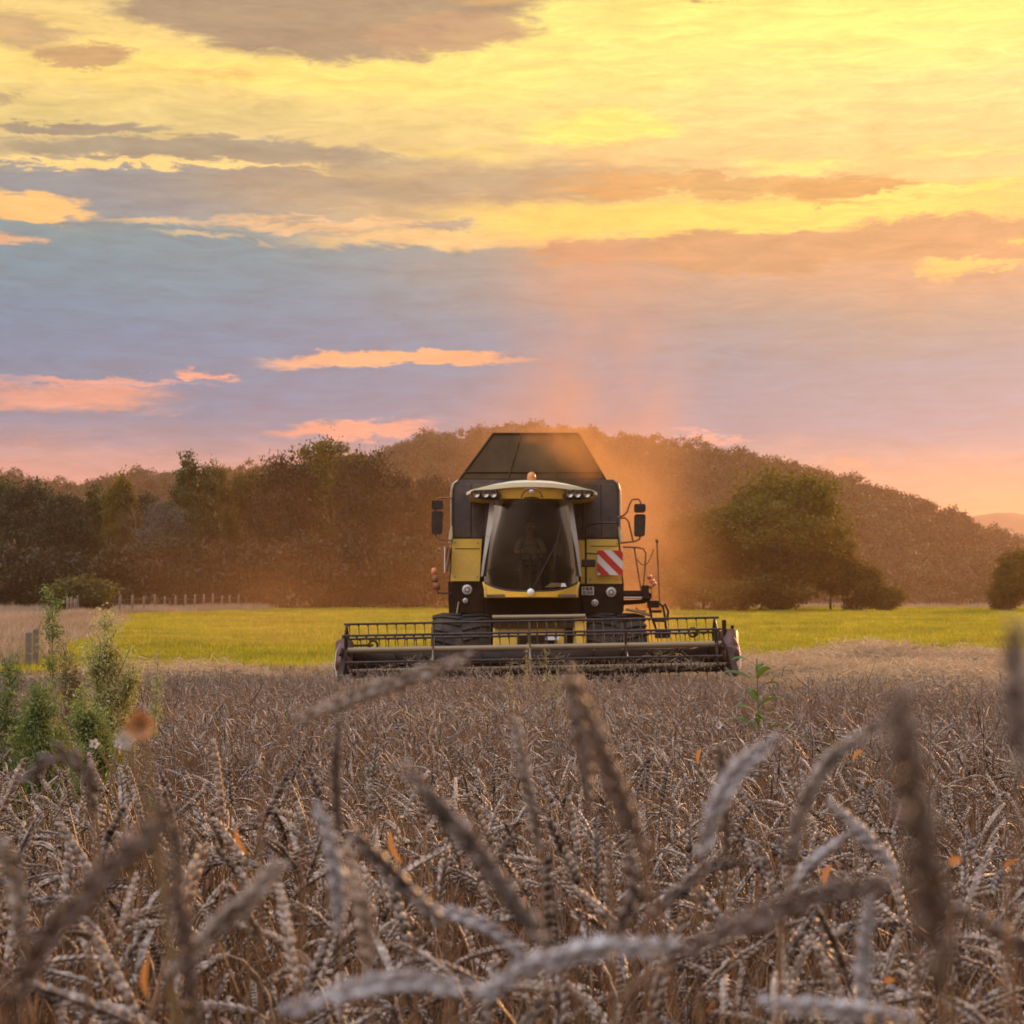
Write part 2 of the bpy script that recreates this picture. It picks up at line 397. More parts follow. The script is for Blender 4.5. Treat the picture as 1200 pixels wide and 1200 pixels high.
sheet('hill', np.linspace(-330, 420, 90), np.linspace(396, 1000, 60), hill_h, wood_floor)
RP = [(-600, 690), (0, 680), (400, 668), (700, 655), (900, 640), (1000, 625), (1080, 607), (1130, 600), (1170, 598), (1230, 600), (1330, 606), (1500, 625), (1900, 660)]
RY = 2150.0
_rx = np.array([X(p, RY) for p, _ in RP]); _rz = np.array([Z(q, RY) for _, q in RP])
def ridge_h(x, y):
    r = np.interp(x, _rx, _rz)
    return -4+(r+4)*np.clip(1-np.abs(y-RY)/330.0, 0, 1)**.8+3*np.sin(x*.02)*np.sin(x*.053+2)
sheet('distant_hill', np.linspace(-1100, 1250, 120), np.linspace(RY-328, RY+328, 20), ridge_h, mat('far_wood', (.07, .08, .06), .95, var=.3, scale=.02))
RP2 = [(1000, 660), (1080, 622), (1110, 611), (1150, 616), (1200, 620), (1260, 618), (1400, 640)]
_qx = np.array([X(p, 1300) for p, _ in RP2]); _qz = np.array([Z(q, 1300) for _, q in RP2])
def low_h(x, y): return -4+(np.interp(x, _qx, _qz)+4)*np.clip(1-np.abs(y-1300)/180.0, 0, 1)**.7+2*np.sin(x*.11)
sheet('middle_hill', np.linspace(200, 470, 60), np.linspace(1122, 1478, 16), low_h, mat('mid_wood', (.06, .06, .035), .95, var=.3, scale=.03))

# ------------------------------------------------------------------ vegetation builders
def unit(v): return v/(np.linalg.norm(v, axis=-1, keepdims=True)+1e-9)
def leaf_quads(mb, c, size, rng, mi=0, aspect=.6, up=0.0):
    """many small leaf faces with random facing"""
    n = len(c); a = unit(rng.normal(size=(n, 3))+np.array([0, 0, up])); b = unit(np.cross(a, rng.normal(size=(n, 3))))
    s = (size*rng.uniform(.6, 1.35, n))[:, None] if np.isscalar(size) else size[:, None]
    a = a*s*.5; b = b*s*.5*aspect
    v = np.stack([c-a, c+b*.9, c+a, c-b*.9], 1).reshape(-1, 3)
    mb.add(v, np.arange(4*n).reshape(n, 4), mi)
def crown(seed, nclump=90, nleaf=85, size=.42, w=5.0, h=11.0, z0=1.5, fall=.75, lump=.28, cone=0.0):
    """crown about w in half-width and h tall made of leaf clumps spread through its volume"""
    rng = np.random.default_rng(seed); mb = MB()
    d = unit(rng.normal(size=(nclump, 3))); d[:, 2] = d[:, 2]*1.0
    lobes = unit(rng.normal(size=(7, 3))); la = rng.uniform(-.2, .25, 7)
    rr = rng.uniform(.25, 1, nclump)**.4
    bumps = 1+(np.maximum(0, d@lobes.T)**3*la).sum(1)
    zz = d[:, 2]
    wz = 1-cone*np.clip(zz, -.4, 1)
    c = np.stack([d[:, 0]*w*wz, d[:, 1]*w*wz, zz*h/2], 1)*(rr*bumps)[:, None]
    c[:, 2] += z0+h/2; c[:, 2] = np.maximum(c[:, 2], z0*.7)
    cr = rng.uniform(.6, 1.25, nclump)*w*lump
    pts = c[:, None]+rng.normal(size=(nclump, nleaf, 3))*cr[:, None, None]*np.array([.55, .55, .36])
    leaf_quads(mb, pts.reshape(-1, 3), size, rng)
    return mb, c
def limbs(seed, targets, H, r0=.28, n=14):
    rng = np.random.default_rng(seed); mb = MB()
    zt = H*.72; k = 9
    tr = np.stack([np.cumsum(rng.normal(0, .06, k)), np.cumsum(rng.normal(0, .06, k)), np.linspace(0, zt, k)], 1); tr[0, :2] = 0
    mb.tube(tr, np.linspace(r0, r0*.25, k), 7)
    for t in targets[rng.permutation(len(targets))[:n]]:
        s = np.clip(t[2]/zt*.6, .2, .95); p0 = np.array([np.interp(s*zt, tr[:, 2], tr[:, i]) for i in range(3)])
        u = np.linspace(0, 1, 6)[:, None]; mid = (p0+t)/2+np.array([0, 0, -.4])
        mb.tube((1-u)**2*p0+2*u*(1-u)*mid+u*u*t, np.linspace(r0*.38, .03, 6), 5)
    return mb
def bare_tree(seed, H):
    rng = np.random.default_rng(seed); mb = MB()
    def br(p, d, L, r, lv):
        k = 5; pts = [p]; dd = d
        for i in range(k-1):
            dd = unit(dd+rng.normal(0, .13, 3)+np.array([0, 0, .05])); pts.append(pts[-1]+dd*L/(k-1))
        mb.tube(pts, np.linspace(r, r*.55, k), 4 if lv else 6, cap=False)
        if lv < 4:
            for q in range(rng.integers(3, 5)):
                i = rng.integers(1, k); nd = unit(dd+rng.normal(0, .55, 3)+np.array([0, 0, .15])); br(pts[i], nd, L*rng.uniform(.5, .75), r*.5, lv+1)
    br(np.zeros(3), np.array([0, 0, 1.]), H*.42, .2, 0)
    return mb

bark = mat('bark', (.10, .07, .045), .9, var=.35, scale=3, bump=.5)
M_fol = {
 'dark': leaf_mat('foliage_dark', (.022, .030, .010), (.050, .055, .018), (.06, .045, .018), .22, (1.3, 1.15, .6), .35),
 'green': leaf_mat('foliage_green', (.030, .045, .010), (.070, .085, .020), (.09, .08, .022), .28, (1.4, 1.3, .5), .35),
 'olive': leaf_mat('foliage_olive', (.080, .066, .008), (.15, .115, .014), (.13, .115, .014), .38, (1.5, 1.2, .5), .35),
 'rust': leaf_mat('foliage_rust', (.045, .030, .010), (.080, .050, .015), (.055, .048, .014), .2, (1.4, 1.0, .5), .35),
 'silver': leaf_mat('foliage_silver', (.10, .10, .075), (.17, .165, .12), None, .3, None, .5),
}
TREEK = []
for k, (w, h, z0, cone) in enumerate([(4.6, 11.5, 1.6, .15), (3.4, 12.5, 1.2, .25), (5.2, 10.5, 2.2, .0), (4.0, 12.0, 1.4, .35)]):
    mb, cl = crown(50+k, 150, 135, .34, w, h, z0, lump=.24, cone=cone)
    lb = limbs(70+k, cl, z0+h, .26)
    TREEK.append((mb, lb, w, z0+h))
mb, cl = crown(60, 70, 90, .26, 2.3, 3.2, .1, lump=.3); TREEK.append((mb, limbs(76, cl, 3.2, .08, 10), 2.3, 3.2))
_tm = {}
def tree(name, cat, label, px, ytop, wpx, Y, kind, fol, group, rot=0.0):
    mb, lb, w, h = TREEK[kind]
    key = (kind, fol)
    if key not in _tm: _tm[key] = (lb.mesh('trunk', bark), mb.mesh('crown', M_fol[fol]))
    t, c = _tm[key]
    x = X(px, Y); z = float(th(x, Y)); H = Z(ytop, Y)-z; W = wpx/FPX*Y/2
    o = thing(name, (x, Y, z-.05), label, cat, group); o.rotation_euler[2] = rot
    o.scale = (W/(w*1.12), W/(w*1.12), H/(h*1.02))
    for nm, me in (('trunk', t), ('crown', c)):
        q = bpy.data.objects.new(nm, me); COL.objects.link(q); q.parent = o
    return o
WG = 'trees of the left woodland edge'
WL = [ # px, ytop, width, Y, kind, foliage, label
 (-18, 553, 105, 178, 0, 'green', 'dark green tree cut off by the left border of the photo at the woodland end'),
 (30, 562, 85, 172, 2, 'dark', 'dark round tree second from the left border, just right of the cut-off tree'),
 (74, 578, 78, 168, 0, 'dark', 'low dark tree rising behind the green bush by the fence'),
 (112, 571, 72, 173, 1, 'green', 'narrow green tree between the low dark tree and the lit yellowish tree'),
 (140, 553, 52, 170, 3, 'olive', 'yellowish lit slender tree just left of the bare twiggy tree'),
 (192, 588, 64, 166, 2, 'silver', 'pale greyish tree below the gap between bare twigs and tall narrow tree'),
 (176, 577, 70, 176, 0, 'dark', 'dark tree right behind the bare twiggy tree'),
 (220, 533, 62, 168, 1, 'green', 'tall narrow tree with square ragged top that stands out above its neighbours'),
 (255, 541, 52, 173, 3, 'olive', 'slim olive tree with two small peaks right of the tall narrow tree'),
 (292, 549, 78, 178, 0, 'olive', 'olive tree filling the dip before the crown rises again'),
 (335, 533, 86, 170, 2, 'rust', 'rusty brown tree on the left shoulder of the highest crown'),
 (388, 514, 112, 172, 0, 'olive', 'broad olive tree with the highest crown of the left woodland'),
 (428, 527, 84, 168, 2, 'rust', 'rusty tree on the right shoulder of the highest crown'),
 (468, 551, 84, 174, 3, 'rust', 'dusty brown tree half way between highest crown and the harvester mirror'),
 (508, 556, 78, 170, 0, 'rust', 'dusty tree directly behind the harvester left mirror'),
 (553, 560, 86, 176, 2, 'rust', 'dusty tree mostly hidden behind the left side of the harvester'),
]
for i, (px, yt, wp, Y, k, fo, lab) in enumerate(WL):
    tree('woodland_tree', 'tree', lab, px, yt, wp*1.12, Y, k, fo, WG, rot=i*1.3)
UG = 'shrubs along the foot of the left woodland'
UL = [(8, 640, 100, 158, 'dark', 'dark shrub at the woodland foot by the left border of the photo'),
 (150, 640, 90, 160, 'dark', 'dark shrub behind the first fence posts right of the green bush'),
 (205, 632, 85, 162, 'dark', 'dark shrub under the tall narrow tree'),
 (262, 636, 90, 163, 'rust', 'brown shrub under the slim olive tree with two peaks'),
 (318, 640, 90, 164, 'rust', 'brown shrub where the row of fence posts ends'),
 (372, 628, 95, 165, 'rust', 'rusty shrub under the highest crown of the woodland'),
 (425, 634, 92, 165, 'rust', 'rusty shrub above the left end of the harvester reel'),
 (478, 630, 90, 165, 'rust', 'dusty shrub just left of the harvester'),
 (535, 640, 95, 166, 'rust', 'dusty shrub hidden behind the harvester left wheel'),
 (60, 645, 90, 164, 'dark', 'dark shrub directly behind the green bush')]
for i, (px, yt, wp, Y, fo, lab) in enumerate(UL):
    tree('woodland_shrub', 'shrub', lab, px, yt, wp*1.15, Y, 4, fo, UG, rot=i*2.1)
tree('round_bush', 'bush', 'round green bush in front of the dark woodland at the fence corner', 93, 677, 98, 128, 4, 'green', None, .4)
# bare tree
x = X(170, 168); o = thing('bare_tree', (x, 168, float(th(x, 168))), 'bare leafless tree with fine twigs showing against the sky', 'tree')
bare_tree(5, Z(546, 168)-3.4).build('trunk', bark).parent = o
RG = 'trees at the right of the meadow'
for i, (px, yt, wp, Y, k, fo, lab) in enumerate([
 (918, 549, 158, 150, 2, 'olive', 'largest round olive green tree at the far right edge of the meadow'),
 (868, 590, 122, 154, 0, 'olive', 'tree leaning on the left flank of the largest round tree'),
 (824, 598, 104, 150, 2, 'olive', 'smaller rounded tree left of the largest tree'),
 (783, 634, 60, 152, 0, 'rust', 'low dusty tree just right of the harvester ladder'),
 (973, 622, 66, 152, 2, 'olive', 'low tree under the right flank of the largest round tree'),
 (1180, 655, 34, 146, 3, 'olive', 'thin tree leaning on the last tree at the right border'),
 (1204, 641, 74, 148, 2, 'olive', 'tree cut off by the right border of the photo')]):
    tree('meadow_tree', 'tree', lab, px, yt, wp*1.08, Y, k, fo, RG, rot=i*1.7)
for i, (px, yt, wp, Y, fo, lab) in enumerate([
 (1008, 662, 56, 150, 'olive', 'shrub at the right foot of the largest round tree'),
 (1040, 686, 46, 150, 'olive', 'lowest shrub at the tapering right end of the tree group'),
 (800, 668, 60, 148, 'olive', 'shrub under the smaller rounded tree'),
 (757, 668, 64, 150, 'rust', 'dusty shrub behind the harvester ladder'),
 (905, 672, 90, 148, 'olive', 'shrub under the middle of the largest round tree'),
 (850, 680, 80, 147, 'olive', 'shrub between the smaller rounded tree and the largest tree'),
 (1176, 684, 44, 148, 'olive', 'shrub at the foot of the tree by the right border')]):
    tree('meadow_shrub', 'shrub', lab, px, yt, wp*1.1, Y, 4, fo, 'shrubs under the trees right of the meadow', rot=i*1.1)

# wooded hill: a far-off wood that reads as one mass
def canopy_kind(seed):
    mb, _ = crown(seed, 30, 70, .72, 4.6, 10, 1.0, lump=.36); return mb.mesh('far_crown', M_hill)
M_hill = leaf_mat('foliage_hill', (.060, .045, .016), (.11, .075, .024), (.08, .075, .022), .12, (1.3, 1.1, .7), .1)  # orange brown of the haze put into the hill's leaf colour
rng = np.random.default_rng(9)
gx, gy = np.meshgrid(np.arange(-235, 290, 7.4), np.arange(440, 745, 8.2)); gx = gx.ravel()+rng.uniform(-3, 3, gx.size); gy = gy.ravel()+rng.uniform(-3.4, 3.4, gy.size)
gz = hill_h(gx, gy)
scatter('hill_woodland', np.stack([gx, gy, gz-1.5], 1), rng.uniform(0, 6.28, gx.size), rng.uniform(.55, 1.12, gx.size), rng.integers(0, 6, gx.size), [canopy_kind(90+i) for i in range(6)],
        label='dense far wood covering the whole hill behind the field', category='woodland')

# ------------------------------------------------------------------ meadow and dry grass
def tuft(seed, n, r, h0, h1, w, bend, m):
    rng = np.random.default_rng(seed); mb = MB()
    for i in range(n):
        a = rng.uniform(0, 6.28); p = np.array([math.cos(a), math.sin(a), 0])*r*math.sqrt(rng.uniform()); h = rng.uniform(h0, h1)
        d = unit(rng.normal(size=3)*np.array([1, 1, 0])); s = np.cross(d, [0, 0, 1]); u = np.linspace(0, 1, 4)
        pts = p+np.outer(u, [0, 0, h])+np.outer(u**2, d*h*rng.uniform(.1, bend))
        mb.ribbon(pts, w*np.array([1, .9, .6, .08]), s)
    return mb.mesh('tuft', m)
M_mead = leaf_mat('meadow_grass', (.27, .29, .022), (.45, .42, .035), (.60, .48, .07), .5, (1.2, 1.15, .5), .4, patch=((.12, .55, 1), (.11, .12, .018)))
M_dry = leaf_mat('dry_grass', (.34, .27, .18), (.54, .43, .30), (.46, .30, .23), .3, (1, .95, .9), .6, patch=((.2, .3, 1), (.24, .17, .09)))
M_straw = leaf_mat('straw', (.42, .29, .16), (.66, .50, .30), (.5, .35, .22), .3, None, 2.0)
def fence_x(y): return np.interp(y, [q[1] for q in FENCE], [q[0] for q in FENCE])
rng = np.random.default_rng(11)
def region(n, y0, y1, power=1.0, halfpx=660):
    y = y0+(y1-y0)*rng.uniform(size=n)**power; x = rng.uniform(-1, 1, n)*halfpx/FPX*y
    return x, y
x, y = region(66000, 43.5, 170, 1.2, 780)
keep = (x > fence_x(y)+2.2+rng.normal(0, .5, len(y))) & (y > np.interp(x, [-12, 12], [45, 55])+rng.normal(0, .5, len(y))); x, y = x[keep], y[keep]
patch = np.sin(x*.5+np.sin(y*.2)*2)*np.sin(y*.33+x*.1)
scatter('meadow_grass', np.stack([x, y, th(x, y)-.01], 1), rng.uniform(0, 6.28, len(x)), rng.uniform(.6, 1.1, len(x))*(1+.25*patch), rng.integers(0, 5, len(x)),
        [tuft(20+i, 22, .32, .10, .26, .022, .7, M_mead) for i in range(5)], label='bright yellow green meadow grass behind the harvester', category='grass')
x, y = region(26000, 47, 175, 1.0, 720)
keep = (x < fence_x(y)+2.4+rng.normal(0, .5, len(y))); x, y = x[keep], y[keep]
n2 = 2600; yy = rng.uniform(60, 176, n2); xx = fence_x(yy)+rng.normal(.6, .9, n2)
x = np.concatenate([x, xx]); y = np.concatenate([y, yy])
x2 = rng.uniform(-36, 50, 2500); y2 = rng.normal(169, 1.6, 2500); x = np.concatenate([x, x2]); y = np.concatenate([y, y2])
scatter('dry_grass', np.stack([x, y, th(x, y)-.02], 1), rng.uniform(0, 6.28, len(x)), rng.uniform(.7, 1.3, len(x)), rng.integers(0, 5, len(x)),
        [tuft(30+i, 20, .3, .25, .55, .022, .6, M_dry) for i in range(5)], label='tall pinkish dry grass along and beyond the fence', category='grass')
# stubble and straw left by the harvester
def stub(seed):
    rng = np.random.default_rng(seed); mb = MB()
    for i in range(26):
        p = np.append(rng.uniform(-.3, .3, 2), 0); h = rng.uniform(.08, .2); d = np.append(rng.normal(0, .25, 2), 1)*h
        mb.tube([p, p+d], .004, 3, cap=False)
    return mb.mesh('stubble', M_straw)
x, y = region(21000, 26, 57, 1.1, 900)
keep = (y > wheat_edge(x)+.3) & (y < np.interp(x, [-12, 12], [45.5, 55.5])) & ~((np.abs(x-.6) < 3.9) & (y < 36)); x, y = x[keep], y[keep]
scatter('stubble', np.stack([x, y, th(x, y)], 1), rng.uniform(0, 6.28, len(x)), rng.uniform(.7, 1.2, len(x)), rng.integers(0, 4, len(x)),
        [stub(40+i) for i in range(4)], label='short cut stubble on the harvested strip', category='stubble')
def heap(seed):
    rng = np.random.default_rng(seed); mb = MB()
    for i in range(260):
        a = rng.uniform(0, 6.28); r = .75*math.sqrt(rng.uniform()); z = max(.01, .32*(1-(r/.8)**2)*rng.uniform(.3, 1)); p = np.array([r*math.cos(a), r*math.sin(a), z])
        d = unit(rng.normal(size=3)*np.array([1, 1, .35]))*rng.uniform(.12, .3)
        k = rng.normal(0, .03, 3)
        mb.ribbon([p-d/2, p+k, p+d/2], [.007, .008, .006], unit(np.cross(d, [0, 0, 1.])+rng.normal(0, .3, 3)))
    return mb.mesh('straw_heap', M_straw)
px_, py_, ps = [], [], []
for row, (y0, sl) in enumerate([(41.5, .05), (44.0, .12), (47.5, .20), (50.5, .25)]):
    n = 380; xr = rng.uniform(-12 if row else 4.6, 28, n); px_ += list(xr); py_ += list(y0+sl*xr+rng.normal(0, .55, n))
    ps += list(rng.uniform(.8, 1.35, n)*(1+.5*np.sin(xr*.9+row*2)))
px_ += list(rng.uniform(4.8, 15, 220)); py_ += list(rng.uniform(27.5, 60, 220)); ps += list(rng.uniform(.3, .8, 220))
for a_, b_, s_, n_ in ((1032, 50.5, 1.9, 9), (1050, 51, 1.5, 6), (1010, 50.5, 1.4, 6), (950, 49.5, 1.4, 10), (905, 49, 1.1, 8), (1110, 51, 1.2, 10), (1150, 52, 1.3, 8), (1000, 46, 1.3, 10), (1090, 46, 1.4, 12), (1170, 45, 1.5, 12), (930, 44, 1.1, 8)):
    px_ += [X(a_, b_)+q for q in rng.normal(0, .45, n_)]; py_ += [b_+q for q in rng.normal(0, .5, n_)]; ps += [s_*q for q in rng.uniform(.8, 1.15, n_)]
px_, py_, ps = map(np.array, (px_, py_, ps))
k = ~((np.abs(px_-.6) < 2.4) & (py_ < 47)) & (py_ > wheat_edge(px_)+.8) & ((py_ < np.interp(px_, [-12, 12], [42.5, 54.5])) | (ps > 1.0) & (px_ > 5)); px_, py_, ps = px_[k], py_[k], ps[k]
scatter('loose_straw', np.stack([px_, py_, th(px_, py_)+.02], 1), rng.uniform(0, 6.28, len(px_)), ps, rng.integers(0, 4, len(px_)),
        [heap(80+i) for i in range(4)], label='rows and mounds of loose pale straw on the stubble', category='straw')

# ------------------------------------------------------------------ fence
wood_grey = mat('grey_wood', (.17, .13, .10), .9, var=.3, scale=8, bump=.4)
wire_m = simple('fence_wire', (.35, .32, .3), .5, .7)
fo = thing('wooden_fence', (-27.8, 125, float(th(-27.8, 125))), 'long row of weathered wooden posts with wire running along the far meadow edge', 'fence')
fp = []
for y in np.concatenate([np.linspace(118, 131, 6), [131.5, 132.0, 132.5], np.linspace(133.2, 174, 18)]): fp.append((float(fence_x(y)), float(y)))
rr = random.Random(3)
for (x, y) in fp:
    z = float(th(x, y)); mb = MB(); l = rr.uniform(-.05, .05); h = rr.uniform(1.15, 1.35)
    mb.tube([(x, y, z-.3), (x+l*.5, y, z+h*.6), (x+l, y, z+h), (x+l, y, z+h+.02)], [.085, .08, .075, .05], 8)
    mb.build('post', wood_grey, fo)
mb = MB()
for hz in (.55, 1.0): mb.tube([(x, y, float(th(x, y))+hz) for x, y in fp], .006, 4)
mb.build('wire', wire_m, fo)
for i, (px, hh, lab) in enumerate([(35.5, .92, 'left of two grey posts standing close together behind the tall weeds'), (43.5, .98, 'right of two grey posts standing close together behind the tall weeds')]):
    Y = 48.5+i*.8; x = X(px, Y); z = float(th(x, Y)); mb = MB()
    mb.box(x-.075, x+.075, Y-.07, Y+.07, z-.3, z+hh); mb.hexa([(x-.075, Y-.07, z+hh+.002), (x+.075, Y-.07, z+hh+.002), (x+.075, Y+.07, z+hh+.002), (x-.075, Y+.07, z+hh+.002), (x-.02, Y-.02, z+hh+.05), (x+.02, Y-.02, z+hh+.05), (x+.02, Y+.02, z+hh+.05), (x-.02, Y+.02, z+hh+.05)])
    mb.build('fence_post', wood_grey, loc=(x, Y, z), bevel=.01, label=lab, category='post', group='pair of grey fence posts')
# ------------------------------------------------------------------ combine harvester
dust_c = (.42, .29, .17)
m_yel = mat('yellow_paint', (.95, .60, .08), .38, var=.08, scale=1.2, coat=.2, dirt=(.55, .40, .22), dirt_amt=.4, dscale=2.6)
m_cream = mat('cream_roof', (.80, .72, .46), .4, var=.06, scale=1.5, dirt=(.6, .48, .3), dirt_amt=.3)
m_dark = mat('dark_paint', (.018, .010, .006), .5, var=.25, scale=2.0, dirt=(.08, .045, .024), dirt_amt=.45, dscale=2.5, spec=.15)
m_grey = mat('charcoal_panel', (.062, .050, .046), .5, var=.12, scale=1.0, dirt=(.2, .15, .11), dirt_amt=.5, dscale=1.6, spec=.2)
m_hop = mat('hopper_cover', (.060, .040, .018), .85, var=.25, scale=1.6, dirt=(.11, .07, .035), dirt_amt=.5, dscale=1.2, spec=.08)
m_steel = mat('worn_steel', (.42, .36, .29), .38, .75, var=.2, scale=5, dirt=(.3, .2, .11), dirt_amt=.5)
m_beam = mat('dusty_beam', (.27, .20, .11), .5, .2, var=.2, scale=3, dirt=(.25, .16, .08), dirt_amt=.5)
m_blk = mat('black_metal', (.018, .012, .009), .45, .2, var=.3, scale=4, dirt=(.10, .06, .03), dirt_amt=.5)
m_rub = mat('tyre_rubber', (.025, .022, .02), .8, var=.3, scale=5, bump=.3, dirt=(.11, .08, .055), dirt_amt=.6, spec=.2)
m_pil = mat('silver_pillar', (.46, .44, .41), .35, .3, var=.05)
m_wht = mat('white_paint', (.80, .77, .74), .4, var=.05)
m_red = mat('red_reflective', (.62, .03, .02), .35, var=.1)
m_lens = mat('lamp_lens', (.72, .70, .66), .12, .3, var=.1)
m_chr = mat('lamp_reflector', (.32, .29, .25), .2, .9, var=.05)
m_amb = mat('amber_lens', (.55, .22, .07), .2, var=.1)
m_or = mat('orange_plastic', (.60, .20, .08), .4, var=.1)
m_drive = mat('red_brown_cover', (.10, .035, .02), .5, var=.3, scale=3)
m_seat = mat('seat_fabric', (.10, .10, .11), .9)
m_int = mat('cab_trim', (.13, .10, .08), .8)
m_rust = mat('rusty_steel', (.26, .11, .05), .7, .3, var=.3, scale=6)

def glass_mat():
    m = bpy.data.materials.new('tinted_glass'); m.use_nodes = True; T = NT(m.node_tree); T.n.remove(T.n['Principled BSDF'])
    tr = T.new('ShaderNodeBsdfTransparent'); tr.inputs[0].default_value = (.46, .40, .29, 1)
    gl = T.new('ShaderNodeBsdfGlossy'); gl.inputs['Roughness'].default_value = .06; gl.inputs[0].default_value = (.9, .9, .9, 1)
    fr = T.new('ShaderNodeFresnel'); fr.inputs[0].default_value = 1.45
    df = T.new('ShaderNodeBsdfDiffuse'); df.inputs[0].default_value = (.40, .30, .2, 1)
    tc = T.new('ShaderNodeTexCoord').outputs['Object']
    m1 = T.new('ShaderNodeMixShader'); T.put(m1.inputs[0], T.math('MULTIPLY', fr.outputs[0], .25)); T.put(m1.inputs[1], tr.outputs[0]); T.put(m1.inputs[2], gl.outputs[0])
    m2 = T.new('ShaderNodeMixShader'); T.put(m2.inputs[0], T.mr(T.noise(tc, 2.0, 6, .65), .35, .75, .02, .09)); T.put(m2.inputs[1], m1.outputs[0]); T.put(m2.inputs[2], df.outputs[0])
    T.put(T.n['Material Output'].inputs[0], m2.outputs[0])
    return m
m_glass = glass_mat()

CB = thing('combine_harvester', (X(627, 38), 38.0, 0.0), 'yellow and black combine harvester with wide header driving toward the viewer', 'combine harvester')
def part(name, m, mb, parent=None, bevel=0, **k): return mb.build(name, m, parent or CB, bevel, **k)
def PX(px, py, Y): return (X(px, Y), Y, Z(py, Y))
def rect(mb, x0, x1, y0, y1, Y, depth, mi=0):
    """box whose front face fills the photo rectangle at distance Y"""
    mb.box(X(x0, Y), X(x1, Y), Y, Y+depth, Z(y1, Y), Z(y0, Y), mi); return mb
def outline(pts, Y): return [(X(a, Y), Z(b, Y)) for a, b in pts]

# body
mb = MB(); Yb = 38.0
mb.prism(outline([(529, 800), (529, 571), (531, 565), (537, 562), (719, 562), (725, 565), (727, 571), (727, 640), (731, 684), (731, 716), (716, 730), (716, 760), (545, 760), (545, 730), (526, 716), (526, 684), (529, 640)][1:], Yb), Yb, Yb+5.6)
body = part('body', m_grey, mb, bevel=.05)
mb = MB()
for (a, b) in ((532, 552), (553, 573), (683, 704), (705, 724)): mb = MB(); rect(mb, a, b, 567, 630, Yb-.025, .024); part('upper_panel', m_grey, mb, body, bevel=.012)
for s, (a, b) in (('l', (527.6, 530)), ('r', (725.6, 728))):
    mb = MB(); x = X((a+b)/2, Yb-.03); mb.tube([(x, Yb-.04, Z(632, Yb)), (x, Yb-.04, Z(575, Yb)), (x+(.04 if s == 'l' else -.04), Yb-.04, Z(567, Yb)), (x+(.12 if s == 'l' else -.12), Yb-.04, Z(563.5, Yb))], .022, 8)
    part('edge_highlight_tube', m_steel, mb, body)  # light tube also standing in for the bright highlight along each body edge
# grain tank cover
mb = MB(); Y0, Y1, t = 38.3, 41.8, .55
A = [PX(538, 562, Y0), PX(710, 562, Y0), PX(678, 508, Y0+t), PX(578, 508, Y0+t)]
Bk = [(p[0], Y1 if i < 2 else Y1-t, p[2]) for i, p in enumerate(A)]
mb.hexa([A[0], A[1], Bk[1], Bk[0], A[3], A[2], Bk[2], Bk[3]])
hop = part('tank_cover', m_hop, mb, bevel=.03)
def lerp(p, q, t): return np.array(p)*(1-t)+np.array(q)*t
for u in (0.0, .33, .66, 1.0):
    mb = MB(); p, q = lerp(A[0], A[1], u), lerp(A[3], A[2], u); off = np.array([0, -.015, 0]); mb.tube([p+off, q+off], .018, 6); part('cover_rib', m_hop, mb, hop)
for v in (.16, 1.0):
    mb = MB(); p, q = lerp(A[0], A[3], v), lerp(A[1], A[2], v); off = np.array([0, -.02, 0]); mb.tube([p+off, q+off], .016, 6); part('cover_seam', m_hop, mb, hop)
# yellow side panels and black band
Yp = 37.6
def slab(x0, x1, y0, y1, Y, d, x0b=None, x1b=None):
    x0b = x0 if x0b is None else x0b; x1b = x1 if x1b is None else x1b
    m_ = MB(); m_.prism(outline([(x0b, y1), (x0, y0), (x1, y0), (x1b, y1)], Y), Y, Y+d); return m_
part('side_panel', m_yel, slab(530, 564.5, 631.5, 681, Yp, .395, 528, 562), bevel=.02)
part('side_panel', m_yel, slab(687.5, 724, 632, 684, Yp, .395, 688, 729), bevel=.02)
mb = MB(); mb.tube([PX(533, 643, Yp-.004), PX(562, 643, Yp-.004)], .007, 4); part('panel_seam', m_dark, mb)
mb = MB(); mb.tube([PX(692, 640, Yp-.004), PX(724, 640, Yp-.004)], .007, 4); part('panel_seam', m_dark, mb)
for a_, b_ in ((533, 676), (559, 676), (533, 636), (560, 636), (692, 679), (722, 679), (723, 637)):
    mb = MB(); mb.lathe([(.001, -.012), (.014, -.01), (.016, .004)], PX(a_, b_, Yp), (0, 1, 0), 8); part('bolt', m_steel, mb)
part('side_panel', m_yel, slab(677, 686, 633, 684, Yp+.02, .37, 681, 686.5), bevel=.012)
fb = part('lamp_panel', m_dark, slab(525, 568, 682, 718, Yp-.06, .45, 526, 568), bevel=.02)
fb2 = part('lamp_panel', m_dark, slab(681, 731, 685, 719, Yp-.06, .45, 684, 729), bevel=.02)
mb = MB(); rect(mb, 568.5, 680.5, 699.5, 723, Yp-.1, .9); part('cab_floor', m_dark, mb, bevel=.03)
for q in ((532, 577, 718.5), (684, 724, 719.5)): mb = MB(); rect(mb, q[0], q[1], q[2], 760, Yp+.3, 1.5); part('axle_housing', m_dark, mb, bevel=.03)
mb = MB(); rect(mb, 577, 684, 724, 790, Yp+1.2, .5); part('chassis_shield', m_dark, mb)
